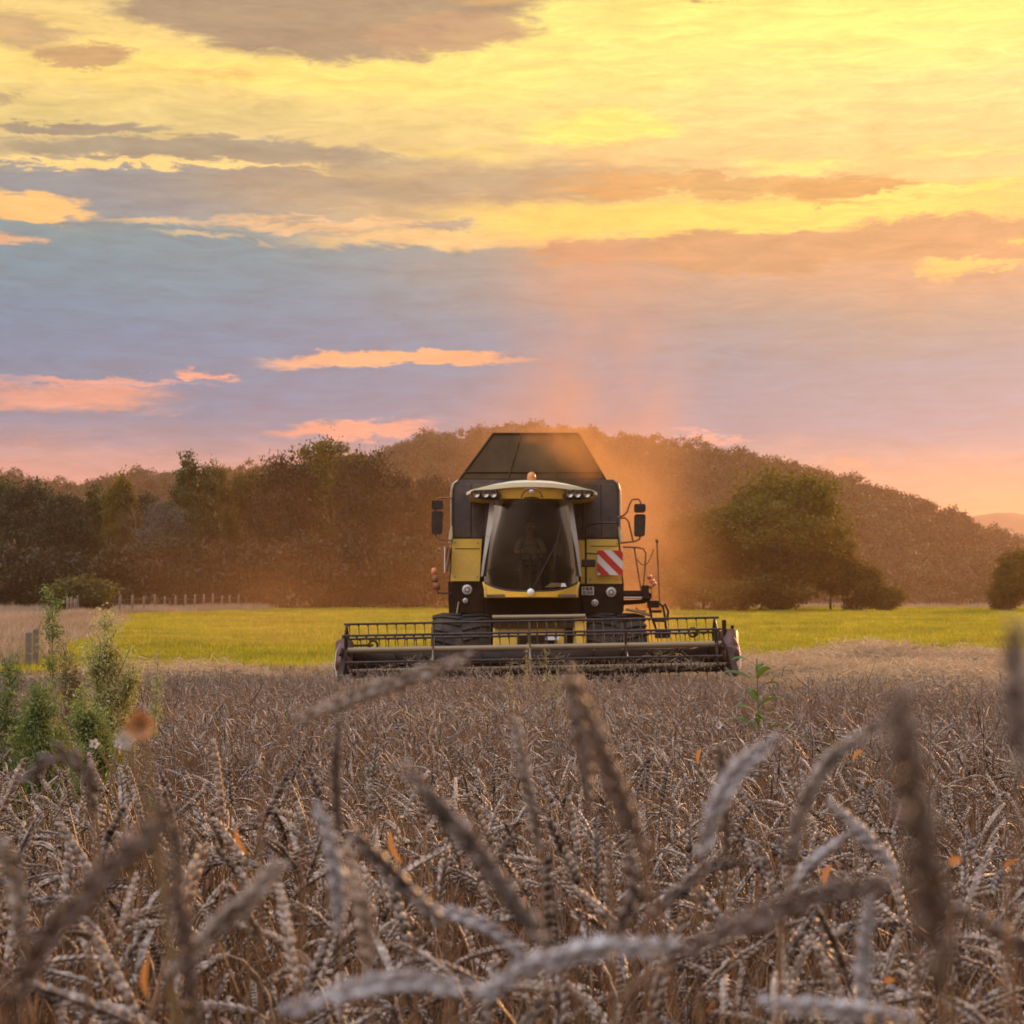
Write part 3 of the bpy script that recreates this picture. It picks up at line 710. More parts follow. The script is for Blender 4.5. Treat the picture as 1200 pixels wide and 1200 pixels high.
def lamp(parent, px, py, Y, r, name='headlight', squash=.8):
    c = np.array(PX(px, py, Y)); mb = MB(); mb.lathe([(r*1.12, .05), (r*1.12, -.03), (r*.98, -.045)], c, (0, 1, 0), 24)
    h = part(name, m_wht, mb, parent)
    mb = MB(); mb.lathe([(r*.98, -.040), (r*.7, -.048), (r*.3, -.052), (.001, -.053)], c, (0, 1, 0), 24); part('lens', m_lens, mb, parent)
    mb = MB(); mb.lathe([(r*.62, -.049), (r*.62, -.058), (r*.42, -.058), (r*.42, -.049)], c, (0, 1, 0), 16); part('bulb_shield', m_hop, mb, parent)
lamp(fb, 547.5, 691, Yp-.07, .085); lamp(fb2, 716, 694, Yp-.07, .085)
lamp(fb, 545.5, 704, Yp-.07, .045, 'work_lamp'); lamp(fb2, 697, 706.5, Yp-.07, .06, 'work_lamp')
# number plate
mb = MB(); rect(mb, 681.6, 696, 687.5, 697.2, Yp-.085, .02); plate = part('number_plate', m_wht, mb, bevel=.004)
def text(body, size, px, py, Y, m, parent, name='lettering'):
    cu = bpy.data.curves.new(name, 'FONT'); cu.body = body; cu.size = size; cu.align_x = 'CENTER'; cu.align_y = 'CENTER'; cu.extrude = .003; cu.offset = .003
    o = bpy.data.objects.new(name, cu); COL.objects.link(o); o.parent = parent
    b = np.array(parent['_o']); o.location = np.array(PX(px, py, Y))-b; o.rotation_euler = (R(90), 0, 0); cu.materials.append(m)
    bpy.context.view_layer.update(); dg = bpy.context.evaluated_depsgraph_get(); me = bpy.data.meshes.new_from_object(o.evaluated_get(dg), depsgraph=dg)
    q = bpy.data.objects.new(name, me); COL.objects.link(q); q.parent = parent; q.location = o.location; q.rotation_euler = o.rotation_euler; bpy.data.objects.remove(o); return q
text('F SUE', .075, 688.8, 690.1, Yp-.09, m_blk, plate); text('G 310', .075, 688.8, 694.7, Yp-.09, m_blk, plate)
# cab roof
Yr = 36.2; mb = MB()
top = [(546, 575.5), (551, 573), (575, 569), (600, 566.6), (623, 566), (648, 566.8), (672, 569.4), (696, 573.2), (701, 576), (699, 578.5), (690, 579), (560, 579), (550, 578.2)]
def roofpt(u, v):
    x0 = 546+u*155; s = (u-.5)*2; return None
yt = lambda px: np.interp(px, [a for a, b in top[:9]], [b for a, b in top[:9]])
def rf(u, v):
    px = 546+155*u; s = 2*u-1; Yf = Yr+.32*s*s; Y = Yf+1.75*v
    z = Z(yt(px), Yr)+.10*math.sin(math.pi*min(1, v*1.2+.05))*(1-s*s*.8)
    k = 1-.10*v
    return ((X(px, Yr)-X(623, Yr))*k+X(623, Yr), Y, z)
n = 24; mb.grid(rf, n, 8)
def rfu(u, v):
    p = rf(u, v); return (p[0], p[1], p[2]-(.055+.03*(1-(2*u-1)**2)))
mb.grid(rfu, n, 8)
mb.grid(lambda u, v: tuple(lerp(rf(u, 0), rfu(u, 0), v)), n, 1)
mb.grid(lambda u, v: tuple(lerp(rf(u, 1), rfu(u, 1), v)), n, 1)
roof = part('roof_cap', m_cream, mb)
mb = MB()
def fas(u, v):
    px = 549+149*u; s = 2*u-1; Y = Yr+.05+.32*s*s+.10*v
    yb = 583.5-2.0*abs(s)**4*1.5; y0 = yt(px)+3.6
    return (X(px, Yr), Y, Z(y0+(yb-y0)*v, Yr))
mb.grid(fas, 30, 3)
mb.grid(lambda u, v: (lambda p: (p[0], p[1]+1.5*v, p[2]))(fas(u, 1)), 30, 1)
roofband = part('roof_fascia', m_yel, mb)
for side, (a, b) in enumerate(((551, 588), (659, 697))):
    mb = MB()
    pts = [(a, 576.5), (a+4, 574.2), (b-12, 573.5), (b-4, 575.5), (b, 581), (b-3, 584.2), (b-22, 584.6), (a+7, 582.8), (a+2, 580)] if side == 0 else [(a, 581), (a+4, 575.5), (a+12, 573.5), (b-4, 574.4), (b, 577), (b-2, 580.4), (b-7, 583), (a+22, 584.8), (a+3, 584.4)]
    Yh = Yr+.10; mb.prism(outline(pts, Yh), Yh, Yh+.22); hl = part('lamp_housing', m_hop, mb, roofband, bevel=.01)
    for px in ((a+7, a+18, a+27) if side == 0 else (b-9, b-20, b-29)):
        c = np.array(PX(px, 579, Yh-.01)); mb = MB(); mb.lathe([(.070, .0), (.070, -.02), (.055, -.015), (.03, .0), (.001, .004)], c, (0, 1, 0), 18, 0); mb.lathe([(.075, .0), (.078, -.024), (.068, -.026)], c, (0, 1, 0), 18, 1)
        part('roof_lamp', [m_chr, m_blk], mb, roofband)
mb = MB(); mb.tube([PX(611, 583, Yr-.02), PX(613, 577, Yr-.05), PX(617, 573.2, Yr-.06), PX(623, 572.4, Yr-.06), PX(629, 573.2, Yr-.06), PX(633.5, 577, Yr-.05), PX(636, 583, Yr-.02)], .020, 6); part('grab_handle', m_rust, mb, roofband)
mb = MB(); mb.lathe([(.001, -.03), (.035, -.03), (.045, 0)], PX(623, 576, Yr+.02), (0, 1, 0), 14); part('roof_badge', m_wht, mb, roofband)
c = np.array(PX(623, 566, Yr+.35)); mb = MB(); mb.lathe([(.001, -.02), (.095, -.02), (.095, .02), (.08, .03)], c, (0, 0, 1), 18, 0); mb.lathe([(.08, .03), (.085, .10), (.07, .17), (.03, .20), (.001, .205)], c, (0, 0, 1), 18, 1)
part('beacon', [m_blk, m_amb], mb, roof)
# cab
Yc = 36.35
LE = [(583, 577.5), (600, 576), (620, 573.5), (640, 571), (660, 568.5), (675, 567), (682, 566.5)]
RE = [(583, 668), (600, 669.5), (620, 672.5), (640, 675), (660, 677), (675, 678.5), (682, 679)]
lex = lambda py: np.interp(py, [a for a, b in LE], [b for a, b in LE]); rex = lambda py: np.interp(py, [a for a, b in RE], [b for a, b in RE])
def gl(u, v):
    s = 2*u-1; bot = 692.5-11*abs(s)**3.2; py = 583+(bot-583)*v
    px = lex(py)+(rex(py)-lex(py))*u; Y = Yc+.42*s*s-.10*math.sin(math.pi*v*.9)
    return (X(px, Yc), Y, Z(py, Yc))
mb = MB(); mb.grid(gl, 24, 16); wsn = part('windscreen', m_glass, mb)
mb = MB(); mb.tube([np.array(gl(u, 1))+[0, -.008, 0] for u in np.linspace(0, 1, 25)], .016, 6); part('rubber_seal', m_blk, mb, wsn); mb = MB(); mb.tube([np.array(gl(u, 0))+[0, -.008, 0] for u in np.linspace(0, 1, 15)], .014, 6); part('rubber_seal', m_blk, mb, wsn)
for side in (0, 1):
    mb = MB(); pts = []; w = []
    for v in np.linspace(0, .93, 14):
        p = np.array(gl(side, v)); pts.append(p+np.array([(-.03 if side == 0 else .03), -.02, 0])); w.append(.13*(1-v)**1.5+.035)
    w = np.array(w); d = np.array([1, 0, 0]) if side == 0 else np.array([-1, 0, 0])
    P0 = np.array(pts)-d*.03; 
    v = []; 
    for p, ww in zip(P0, w): v += [p, p+d*ww+np.array([0, -.02, 0]), p+d*ww+np.array([0, .05, 0]), p+np.array([0, .08, 0])]
    f = []
    for i in range(len(P0)-1):
        for k in range(4): f.append((4*i+k, 4*i+(k+1) % 4, 4*i+4+(k+1) % 4, 4*i+4+k))
    mb.add(v, f, 0, False); part('cab_pillar', m_pil, mb)
# yellow sill below the windscreen
mb = MB()
def sill(u, v):
    s = 2*u-1; p = np.array(gl(u, 1)); zb = Z(699.5, Yc); xb = X(569+107.5*u, Yc)
    return (p[0]*(1-v)+xb*v+0, p[1]-.02+.02*v, (p[2]-.018)*(1-v)+zb*v)
mb.grid(sill, 24, 4); mb.grid(lambda u, v: (lambda p: (p[0], p[1]+.9*v, p[2]))(np.array(sill(u, 1))), 24, 1)
ys_ = part('windscreen_sill', m_yel, mb)
for side in (0, 1):
    mb = MB(); q = gl(side, 1); e = -1 if side == 0 else 1
    mb.tube([(q[0]+e*.0, q[1]-.01, q[2]+.0), (q[0]-e*.03, q[1]-.03, q[2]-.12), (X(569+107.5*side, Yc), Yc+.40, Z(699, Yc))], .03, 6); part('sill_end', m_yel, mb, ys_)
mb = MB(); mb.lathe([(.001, -.05), (.055, -.045), (.068, -.02), (.068, .03)], PX(622, 694, Yc-.10), (0, 1, 0), 20, 0)
part('badge', m_wht, mb, ys_)
# cab shell and interior
mb = MB(); Z0, Z1 = Z(699, Yc), Z(583, Yc)
xl, xr, xl2, xr2 = X(567, Yc), X(679, Yc), X(577, Yc), X(669, Yc)
mb.hexa([(xl, Yc+.44, Z0), (xl+.04, Yc+.44, Z0), (xl+.04, Yc+1.6, Z0), (xl, Yc+1.6, Z0), (xl, Yc+.44, Z(655, Yc)), (xl+.04, Yc+.44, Z(655, Yc)), (xl+.04, Yc+1.6, Z(655, Yc)), (xl, Yc+1.6, Z(655, Yc))])
mb.hexa([(xr-.04, Yc+.44, Z0), (xr, Yc+.44, Z0), (xr, Yc+1.6, Z0), (xr-.04, Yc+1.6, Z0), (xr-.04, Yc+.44, Z(655, Yc)), (xr, Yc+.44, Z(655, Yc)), (xr, Yc+1.6, Z(655, Yc)), (xr-.04, Yc+1.6, Z(655, Yc))])
mb.box(xl, xr, Yc+1.6, Yc+1.645, Z0, Z1); mb.box(xl+.05, xr-.05, Yc+.1, Yc+1.6, Z0, Z0+.04)
part('cab_shell', m_int, mb)
for x0, x1 in ((xl+.01, xl2), (xr-.01, xr2)):
    mb = MB(); mb.add([(x0, Yc+.46, Z(655, Yc)), (x0, Yc+1.58, Z(655, Yc)), (x1, Yc+1.58, Z1), (x1, Yc+.46, Z1)], [(0, 1, 2, 3)]); part('side_window', m_glass, mb)
mb = MB(); cx = X(622, Yc); mb.box(cx-.26, cx+.26, Yc+1.0, Yc+1.5, Z0+.45, Z0+.58); mb.box(cx-.25, cx+.25, Yc+1.4, Yc+1.55, Z0+.58, Z0+1.2); mb.box(cx-.12, cx+.12, Yc+1.42, Yc+1.53, Z0+1.22, Z0+1.42); mb.box(cx-.15, cx+.15, Yc+1.1, Yc+1.4, Z0+.04, Z0+.45)
part('seat', m_seat, mb, bevel=.04)
mb = MB(); c0 = np.array([cx, Yc+.62, Z0+.80]); ring = [c0+np.array([.2*math.cos(a), .09*math.sin(a), .17*math.sin(a)]) for a in np.linspace(0, 2*math.pi, 21)]; mb.tube(ring, .014, 6, cap=False); mb.tube([c0, (cx, Yc+.5, Z0+.05)], [.03, .05], 8); mb.tube([ring[0], c0, ring[10]], .012, 5)
part('steering_wheel', m_blk, mb)
mb = MB(); mb.box(cx+.42, cx+.62, Yc+.55, Yc+.62, Z0+.75, Z0+1.0); part('monitor', m_int, mb, bevel=.02)
mb = MB(); mb.box(cx+.36, cx+.5, Yc+1.0, Yc+1.5, Z0+.04, Z0+.7); part('control_console', m_int, mb, bevel=.02)
mb = MB(); p = lambda a, b: PX(a, b, Yc+.12); mb.hexa([p(638, 688.5), p(664, 687.5), np.array(p(664, 687.5))+[0, .25, .02], np.array(p(640, 688))+[0, .25, .02], p(645, 684), p(662, 683.5), np.array(p(662, 684))+[0, .2, .02], np.array(p(646, 684))+[0, .2, .02]]); part('paper_reflection', m_wht, mb, bevel=.003)  # white slab stands for a whitish reflection low in the windscreen
mb = MB(); mb.tube([PX(623, 692, Yc-.12), PX(640, 660, Yc-.13), PX(655, 632, Yc-.06)], .009, 5); mb.tube([PX(648, 668, Yc-.10), PX(657, 612, Yc-.03)], .010, 5); part('wiper', m_blk, mb, wsn)
# red and white boards
Yw = 37.45
mb = MB(); x0, x1, y0, y1 = 700, 730, 645, 674; rect(mb, x0, x1, y0, y1, Yw, .03); wb = part('warning_board', m_wht, mb, bevel=.004)
def clip_poly(poly, W, H):
    for (a, b, c) in ((1, 0, 0), (-1, 0, -W), (0, 1, 0), (0, -1, -H)):
        out = []
        for i in range(len(poly)):
            p, q = poly[i], poly[(i+1) % len(poly)]; dp, dq = a*p[0]+b*p[1]-c, a*q[0]+b*q[1]-c
            if dp >= 0: out.append(p)
            if dp*dq < 0: t = dp/(dp-dq); out.append((p[0]+t*(q[0]-p[0]), p[1]+t*(q[1]-p[1])))
        poly = out
        if not poly: break
    return poly
def stripes(W, H, period, phase):
    res = []
    for k in range(-5, 8):
        s0 = k*period+phase; s1 = s0+period/2      # bands of  x + z  (falling to the right)
        q = clip_poly([(s0-5, 5), (s1-5, 5), (s1+5, -5), (s0+5, -5)], W, H)
        if len(q) > 2: res.append(q)
    return res
W, H = X(x1, Yw)-X(x0, Yw), Z(y0, Yw)-Z(y1, Yw); mb = MB()
for q in stripes(W, H, .33, .08):
    q = [(X(x0, Yw)+a, Z(y1, Yw)+b) for a, b in q]; mb.add([(a, Yw-.004, b) for a, b in q], [tuple(range(len(q)))[::-1]] if len(q) == 4 else [(0, i, i+1) for i in range(1, len(q)-1)])
part('red_stripe', m_red, mb, wb)
# left board stands edge-on
mb = MB(); a, b = np.array(PX(520.5, 671, 37.2)), np.array(PX(528.5, 671, 37.75)); h = Z(641, 37.4)-Z(671, 37.4); nrm = unit(np.cross(b-a, [0, 0, 1.]))*.015
mb.hexa([a, b, b+nrm, a+nrm, a+[0, 0, h], b+[0, 0, h], b+nrm+[0, 0, h], a+nrm+[0, 0, h]]); lb_ = part('warning_board', m_wht, mb)
W = np.linalg.norm(b-a); e = (b-a)/W; mb = MB(); sg = -np.sign(nrm[1])*nrm/np.linalg.norm(nrm)*.006
for q in stripes(W, h, .33, .05):
    q = [(W-s, t) for s, t in q]; v = [a+e*s+np.array([0, 0, t])+(sg if sg[1] < 0 else -sg) for s, t in q]
    if nrm[1] < 0: v = [p+nrm for p in v]
    mb.add(v, [(0, i, i+1) for i in range(1, len(q)-1)])
part('red_stripe', m_red, mb, lb_)
# mirrors
def mirror(px0, px1, y0, ym, y1, Y, arms, flip):
    for i, (a, b) in enumerate(((y0, ym-1), (ym+1, y1))):
        mb = MB(); w = 0 if i == 0 else 1
        mb.prism(outline([(px0+1+w, a), (px1-1-w*.5, a), (px1, a+2), (px1-w, b-2), (px1-2-w, b), (px0+1.5, b), (px0, b-2), (px0+.2, a+2)], Y), Y, Y+.11)
        h = part('mirror', m_blk, mb, mirror_frame[flip], bevel=.02)
mirror_frame = {}
Ym = 37.1
mb = MB()
for pl in ([(724, 606), (731, 604), (735, 600), (738, 591), (741, 585.2), (749, 585), (751, 588), (752, 593)], [(724, 607), (733, 607), (737, 611), (741, 629), (742, 634)], [(728, 636), (744, 634.5), (749.5, 632), (751, 626)]):
    mb.tube([PX(a, b, Ym+.05) for a, b in pl], .019, 7)
mirror_frame['r'] = part('mirror_bracket', m_rust, mb)
mb = MB()
for pl in ([(530, 583.5), (517, 583.5), (512, 584), (510.5, 588)], [(510, 624), (511, 629), (514, 632), (529, 633.5)], [(510.5, 588), (510, 624)]):
    mb.tube([PX(a, b, Ym+.05) for a, b in pl], .017, 7)
mirror_frame['l'] = part('mirror_bracket', m_rust, mb)
mirror(743.5, 757, 590.5, 601.5, 628.5, Ym, None, 'r'); mirror(505.5, 519, 586.5, 598, 626, Ym, None, 'l')
for pts in ([(529.5, 615), (526.5, 622), (525.5, 630), (525, 635), (528, 636), (530, 628)], [(725.5, 616), (727.5, 622), (729.5, 630), (730.5, 636), (728, 637), (726.5, 628)]):
    mb = MB(); mb.prism(outline(pts, 37.5), 37.5, 37.9); part('pale_tab', m_cream, mb, bevel=.01)  # pale curved tab on each side edge of the body
# steps, rails and platform on the right of the picture
mb = MB(); Yl = 37.2
mb.tube([PX(686.5, 686, Yl), PX(686.5, 620, Yl), PX(688.5, 615.5, Yl), PX(700, 613, Yl), PX(724, 612.5, Yl)], .020, 7); mb.tube([PX(686.5, 648.5, Yl), PX(701, 649, Yl)], .017, 6); part('hand_rail', m_blk, mb)
mb = MB(); rect(mb, 681.5, 698, 655.5, 664.5, Yl-.07, .12); part('control_box', m_blk, mb, bevel=.015)
Ys = 37.3
mb = MB()
for pl in ([(730, 641), (747, 641.5), (754, 643), (757, 648), (756, 665), (753, 695)], [(743.5, 642), (747, 665), (751.5, 692)]): mb.tube([PX(a, b, Ys) for a, b in pl], .017, 7)
part('platform_rail', m_rust, mb)
mb = MB(); th_ = np.linspace(0, 1, 12); mb.tube([PX(746+20*u-0*u, 655+9*math.sin(math.pi*u*.9)-14*u**3, Ys+.05) for u in th_], .011, 6); part('hose', m_rust, mb)
mb = MB(); mb.box(X(731, Ys), X(758, Ys), Ys-.05, Ys+1.2, Z(698.5, Ys), Z(692, Ys)); mb.box(X(752, Ys), X(760, Ys), Ys-.1, Ys+.1, Z(702, Ys), Z(686, Ys)); pf = part('platform', m_dark, mb, bevel=.015)
mb = MB(); mb.tube([PX(731, 700.5, Ys-.06), PX(754, 700.5, Ys-.06)], .02, 6); part('platform_edge', m_steel, mb, pf)
mb = MB(); mb.prism(outline([(731, 703), (752, 703), (758, 700), (760, 694), (764, 696), (762, 704), (755, 707), (731, 709)], Ys+.2), Ys+.2, Ys+.6); part('step_bracket', m_dark, mb, bevel=.01)
mb = MB(); mb.tube([PX(733, 714, Ys), PX(748, 717, Ys), PX(762, 721, Ys)], [.03, .025, .03], 7); mb.tube([PX(745, 712, Ys), PX(748, 715.5, Ys), PX(757, 716.5, Ys)], .02, 6); part('drag_link', m_beam, mb)
mb = MB(); mb.tube([PX(770, 634, Ys), PX(771.5, 670, Ys), PX(773, 706, Ys)], .016, 7); mb.lathe([(.001, -.03), (.04, -.02), (.04, .02), (.001, .03)], PX(770, 634, Ys), (1, 0, .3), 10); part('marker_pole', m_rust, mb)
mb = MB()
for k, (a, b) in enumerate([(761, 676), (764, 681), (762.5, 687), (766, 684)]): mb.lathe([(.001, -.05), (.045, -.03), (.05, .02), (.02, .05), (.001, .055)], PX(a, b, Ys), (.2, 0, 1), 8)
mb.tube([PX(763, 690, Ys), PX(765, 704, Ys)], .012, 5); part('marker_flag', m_or, mb)
mb = MB()
for pl in ([(760, 706), (763, 722), (768, 735), (772, 748)], [(771, 706), (777, 711), (779, 722), (780, 735), (785, 746)], [(776, 712), (779, 708), (783, 716), (782, 724)]): mb.tube([PX(a, b, Ys) for a, b in pl], .024, 7)
lad = part('ladder', m_dark, mb)
for (a, b, c, d) in ((759, 772, 704, 712), (762, 775, 715, 718), (766, 779, 726, 729), (768, 784, 737, 748)):
    mb = MB(); mb.box(X(a, Ys), X(b, Ys), Ys-.12, Ys+.25, Z(d, Ys), Z(c, Ys)); part('rung', m_dark, mb, lad, bevel=.01)
# small lamp cluster on the left
mb = MB(); mb.tube([PX(529, 695.5, Ys), PX(513, 695, Ys), PX(510.5, 688, Ys), PX(509, 672, Ys)], .014, 6); sa = part('marker_bracket', m_blk, mb)
for (a, b, r) in ((508.5, 670, .05), (510, 678, .06), (511.5, 687, .07)):
    mb = MB(); mb.lathe([(.001, -.08), (r, -.06), (r, .06), (.001, .08)], PX(a, b, Ys), (.1, 0, 1), 12); part('marker_lens', m_rust if r > .055 else m_or, mb, sa)
# front wheels
def wheel(px0, px1, Y, rad, side):
    xa, xb = X(px0, Y), X(px1, Y); c = np.array([(xa+xb)/2, Y+rad, rad-.02]); w = xb-xa; mb = MB()
    mb.lathe([(rad*.55, -w/2), (rad*.78, -w/2-.01), (rad*.93, -w/2+.03), (rad*.975, -w/2+.12), (rad*.985, 0), (rad*.975, w/2-.12), (rad*.93, w/2-.03), (rad*.78, w/2+.01), (rad*.55, w/2)], c, (1, 0, 0), 40)
    for k in range(22):                                        # lugs
        for s in (-1, 1):
            a0 = 2*math.pi*(k+(.5 if s > 0 else 0))/22; pts = []
            for q in np.linspace(0, 1, 4):
                x = s*(.02+(w/2-.03)*q); an = a0+.20*q; rr_ = rad*(1.005 if q < .99 else .95); pts.append(c+np.array([x, -rr_*math.cos(an), rr_*math.sin(an)]))
            mb.tube(pts, [.035, .038, .04, .035], 4, smooth=False)
    wh = part('wheel', m_rub, mb)
    mb = MB(); mb.lathe([(rad*.56, -w/2+.02), (rad*.5, -w/2+.05), (rad*.3, -.1), (.1, -.12), (.1, .12), (rad*.3, .1), (rad*.5, w/2-.05), (rad*.56, w/2-.02)], c, (1, 0, 0), 28); part('rim', m_yel, mb, wh)
wheel(505, 575.5, 36.75, .83, -1); wheel(688, 759, 36.75, .83, 1)
for px in (566, 690):
    pass
for xx in (X(548, 42.6), X(712, 42.6)):                      # rear wheels
    c = np.array([xx, 42.6, .58+float(th(0, 42.6))]); mb = MB(); mb.lathe([(.3, -.22), (.5, -.23), (.58, -.15), (.6, 0), (.58, .15), (.5, .23), (.3, .22)], c, (1, 0, 0), 32); rw = part('rear_wheel', m_rub, mb)
    mb = MB(); mb.lathe([(.31, -.2), (.1, -.05), (.1, .05), (.31, .2)], c, (1, 0, 0), 20); part('rim', m_yel, mb, rw)
mb = MB(); mb.box(X(548, 42.6), X(712, 42.6), 42.5, 42.7, .55, .8); part('rear_axle', m_dark, mb)
# small valve light under left lamp
mb = MB(); mb.tube([PX(538, 705, Yp-.1), PX(536.5, 712, Yp-.1), PX(535.5, 720, Yp-.1)], .018, 6); part('grab_bar', m_steel, mb)
# feeder house
mb = MB(); a = [PX(580, 724, 37.2), PX(660, 724, 37.2), PX(660, 700, 37.9), PX(580, 700, 37.9)]
def ff(px, py, Y): return np.array(PX(px, py, Y))
mb.hexa([ff(578, 762, 35.7), ff(661, 762, 35.7), ff(661, 745, 37.6), ff(578, 745, 37.6), ff(578, 726, 35.7), ff(661, 726, 35.7), ff(661, 724, 37.6), ff(578, 724, 37.6)])
fh = part('feeder_house', m_yel, mb, bevel=.02)
mb = MB(); rect(mb, 578, 672, 724, 736, 35.62, .06); part('feeder_collar', m_hop, mb, fh, bevel=.01)
mb = MB(); rect(mb, 606, 650, 746, 757, 35.60, .08); part('feeder_mouth', m_dark, mb, fh, bevel=.01)
mb = MB(); mb.tube([ff(577, 723.5, 35.58), ff(660, 722.5, 35.58), ff(686, 722, 35.58)], .04, 8); part('feeder_beam', m_beam, mb, fh)
mb = MB(); rect(mb, 672, 687, 723, 757, 35.65, .3); part('coupling_post', m_yel, mb, fh, bevel=.015)
mb = MB(); rect(mb, 639, 655, 744, 750, 35.52, .05); part('decal', m_wht, mb, fh)

# header: built level and rolled one degree
Yh0, Yh1 = 34.3, 35.55
HXc = X(630, 35.0)
ROLL = R(1.05)
class HB(MB):
    def build(s, *a, **k):
        c, sn = math.cos(ROLL), math.sin(ROLL)
        for i, v in enumerate(s.v):
            v = v.copy(); x = v[:, 0]-HXc; z = v[:, 2]-.9; v[:, 0] = HXc+x*c-z*sn; v[:, 2] = .9+x*sn+z*c; s.v[i] = v
        return MB.build(s, *a, **k)
hl, hr = X(410, 35.0), X(847, 35.0)
zl = lambda py, Y=35.0: Z(py+1.5, Y)
hb = HB()
hb.box(hl, hr, 35.50, 35.60, zl(760, 35.5), zl(756.5, 35.5)); 
prof = [(35.50, zl(757, 35.5)), (35.52, zl(775, 35.5)), (35.3, zl(783)), (34.9, zl(786)), (34.5, zl(786.5, 34.5))]
for (ya, za), (yb, zb) in zip(prof[:-1], prof[1:]):
    hb.add([(hl, ya, za), (hr, ya, za), (hr, yb, zb), (hl, yb, zb), (hl, ya+.02, za-.02), (hr, ya+.02, za-.02), (hr, yb+.02, zb-.02), (hl, yb+.02, zb-.02)], [(0, 1, 2, 3), (4, 7, 6, 5)])
HD = hb.build('header', m_dark, CB)
hb = HB(); hb.tube([(hl, 35.44, zl(757.2, 35.44)), (hr, 35.44, zl(757.2, 35.44))], .036, 10); hb.build('top_beam', m_beam, HD)
hb = HB(); hb.box(hl, hr, 34.42, 34.52, zl(781.5, 34.4), zl(778.8, 34.4)); hb.build('cutter_bar', m_beam, HD, .01)
hb = HB()
for k in range(96):
    x = hl+.05+(hr-hl-.1)*k/95; hb.hexa([(x-.018, 34.42, zl(782, 34.4)), (x+.018, 34.42, zl(782, 34.4)), (x+.018, 34.42, zl(780, 34.4)), (x-.018, 34.42, zl(780, 34.4)), (x-.004, 34.26, zl(782, 34.3)), (x+.004, 34.26, zl(782, 34.3)), (x+.004, 34.26, zl(781.4, 34.3)), (x-.004, 34.26, zl(781.4, 34.3))])
hb.build('knife_guards', m_steel, HD)
hb = HB(); ca = np.array([0, 35.15, zl(771, 35.15)]); hb.lathe([(.001, hl+.06), (.17, hl+.06), (.17, hr-.06), (.001, hr-.06)], ca, (1, 0, 0), 20); 
hb.build('auger_tube', m_dark, HD)
for s, (xa, xb) in ((1, (hl+.08, X(590, 35))), (-1, (hr-.08, X(665, 35)))):
    hb = HB(); n = int(abs(xb-xa)*22); v = []
    for i in range(n+1):
        x = xa+(xb-xa)*i/n; a_ = 2*math.pi*i/n*abs(xb-xa)/.5
        for r_ in (.15, .27): v.append(ca+np.array([x, r_*math.cos(a_), r_*math.sin(a_)]))
    hb.add(v, [(2*i, 2*i+1, 2*i+3, 2*i+2) for i in range(n)], 0, True); hb.build('auger_flight', m_steel, HD)
rng = np.random.default_rng(77); hb = HB()
for i in range(900):
    p = np.array([rng.uniform(hl+.1, hr-.1), rng.uniform(34.5, 35.4), 0.]); p[2] = zl(784)+rng.uniform(.0, .16)*(1+.8*math.sin(p[0]*3)); d = unit(rng.normal(size=3)*np.array([1, 1, .5]))*rng.uniform(.06, .2)
    hb.ribbon([p-d, p+rng.normal(0, .02, 3), p+d], [.010, .012, .008], unit(np.cross(d, [0, 0, 1.])+rng.normal(0, .3, 3)))
hb.build('cut_straw', M_straw, HD, kind='stuff')
# reel
RC = np.array([0, 34.62, zl(757, 34.62)]); RR = .46
spx = [407, 508, 621, 733, 838]
reel = HB(); reel.tube([(X(405, 34.62), RC[1], RC[2]), (X(845, 34.62), RC[1], RC[2])], .055, 10); RE_ = reel.build('reel_shaft', m_beam, CB)
for k in range(6):
    a_ = R(90+60*k+4); y_, z_ = RC[1]-RR*math.cos(a_), RC[2]+RR*math.sin(a_)
    hb = HB(); hb.tube([(X(404, 34.62), y_, z_), (X(843, 34.62), y_, z_)], .021, 7); bar = hb.build('reel_bar', m_blk, RE_)
    hb = HB(); xs_ = np.linspace(X(410, 34.62), X(838, 34.62), 40)
    for x in xs_:
        hb.tube([(x, y_, z_), (x+.008, y_-.02, z_-.09), (x+.012, y_-.05, z_-.2)], [.010, .008, .005], 4); hb.box(x-.018, x+.018, y_-.025, y_+.025, z_-.035, z_+.0)
    hb.build('reel_tines', m_blk, bar)
for i, px in enumerate(spx):
    hb = HB(); x = X(px, 34.62); ring = []
    for k in range(7):
        a_ = R(90+60*k+4); p_ = np.array([x, RC[1]-RR*math.cos(a_), RC[2]+RR*math.sin(a_)]); ring.append(p_)
        hb.tube([np.array([x, RC[1], RC[2]]), p_], .018, 6)
    if i not in (0, 4): ring = []
    for k in range(len(ring)-1): hb.tube([ring[k], ring[k+1]], .016, 6)
    hb.build('reel_spider', m_steel if i in (1, 2) else m_blk, RE_)
for sgn, (a1, a2, py) in ((-1, (404, 438, 752.5)), (1, (812, 846, 744.5))):
    hb = HB(); hb.box(X(a1, 34.9), X(a2, 34.9), 34.85, 34.95, Z(py+1.6, 34.9), Z(py-1.2, 34.9)); px = a2 if sgn < 0 else a1
    hb.lathe([(.055, -.03), (.095, -.03), (.095, .03), (.055, .03), (.055, -.03)], (X(px, 34.9), 34.9, Z(py, 34.9)), (0, 1, 0), 16)
    hb.build('reel_drive', m_hop, RE_, .006)
for px in (403, 843):
    hb = HB(); x = X(px, 34.9); hb.tube([(x, 35.5, zl(752, 35.5)), (x, 35.1, zl(741)), (x, RC[1], RC[2]), (x, 34.3, zl(762, 34.3))], [.05, .045, .035, .03], 8); hb.build('reel_arm', m_dark, CB)
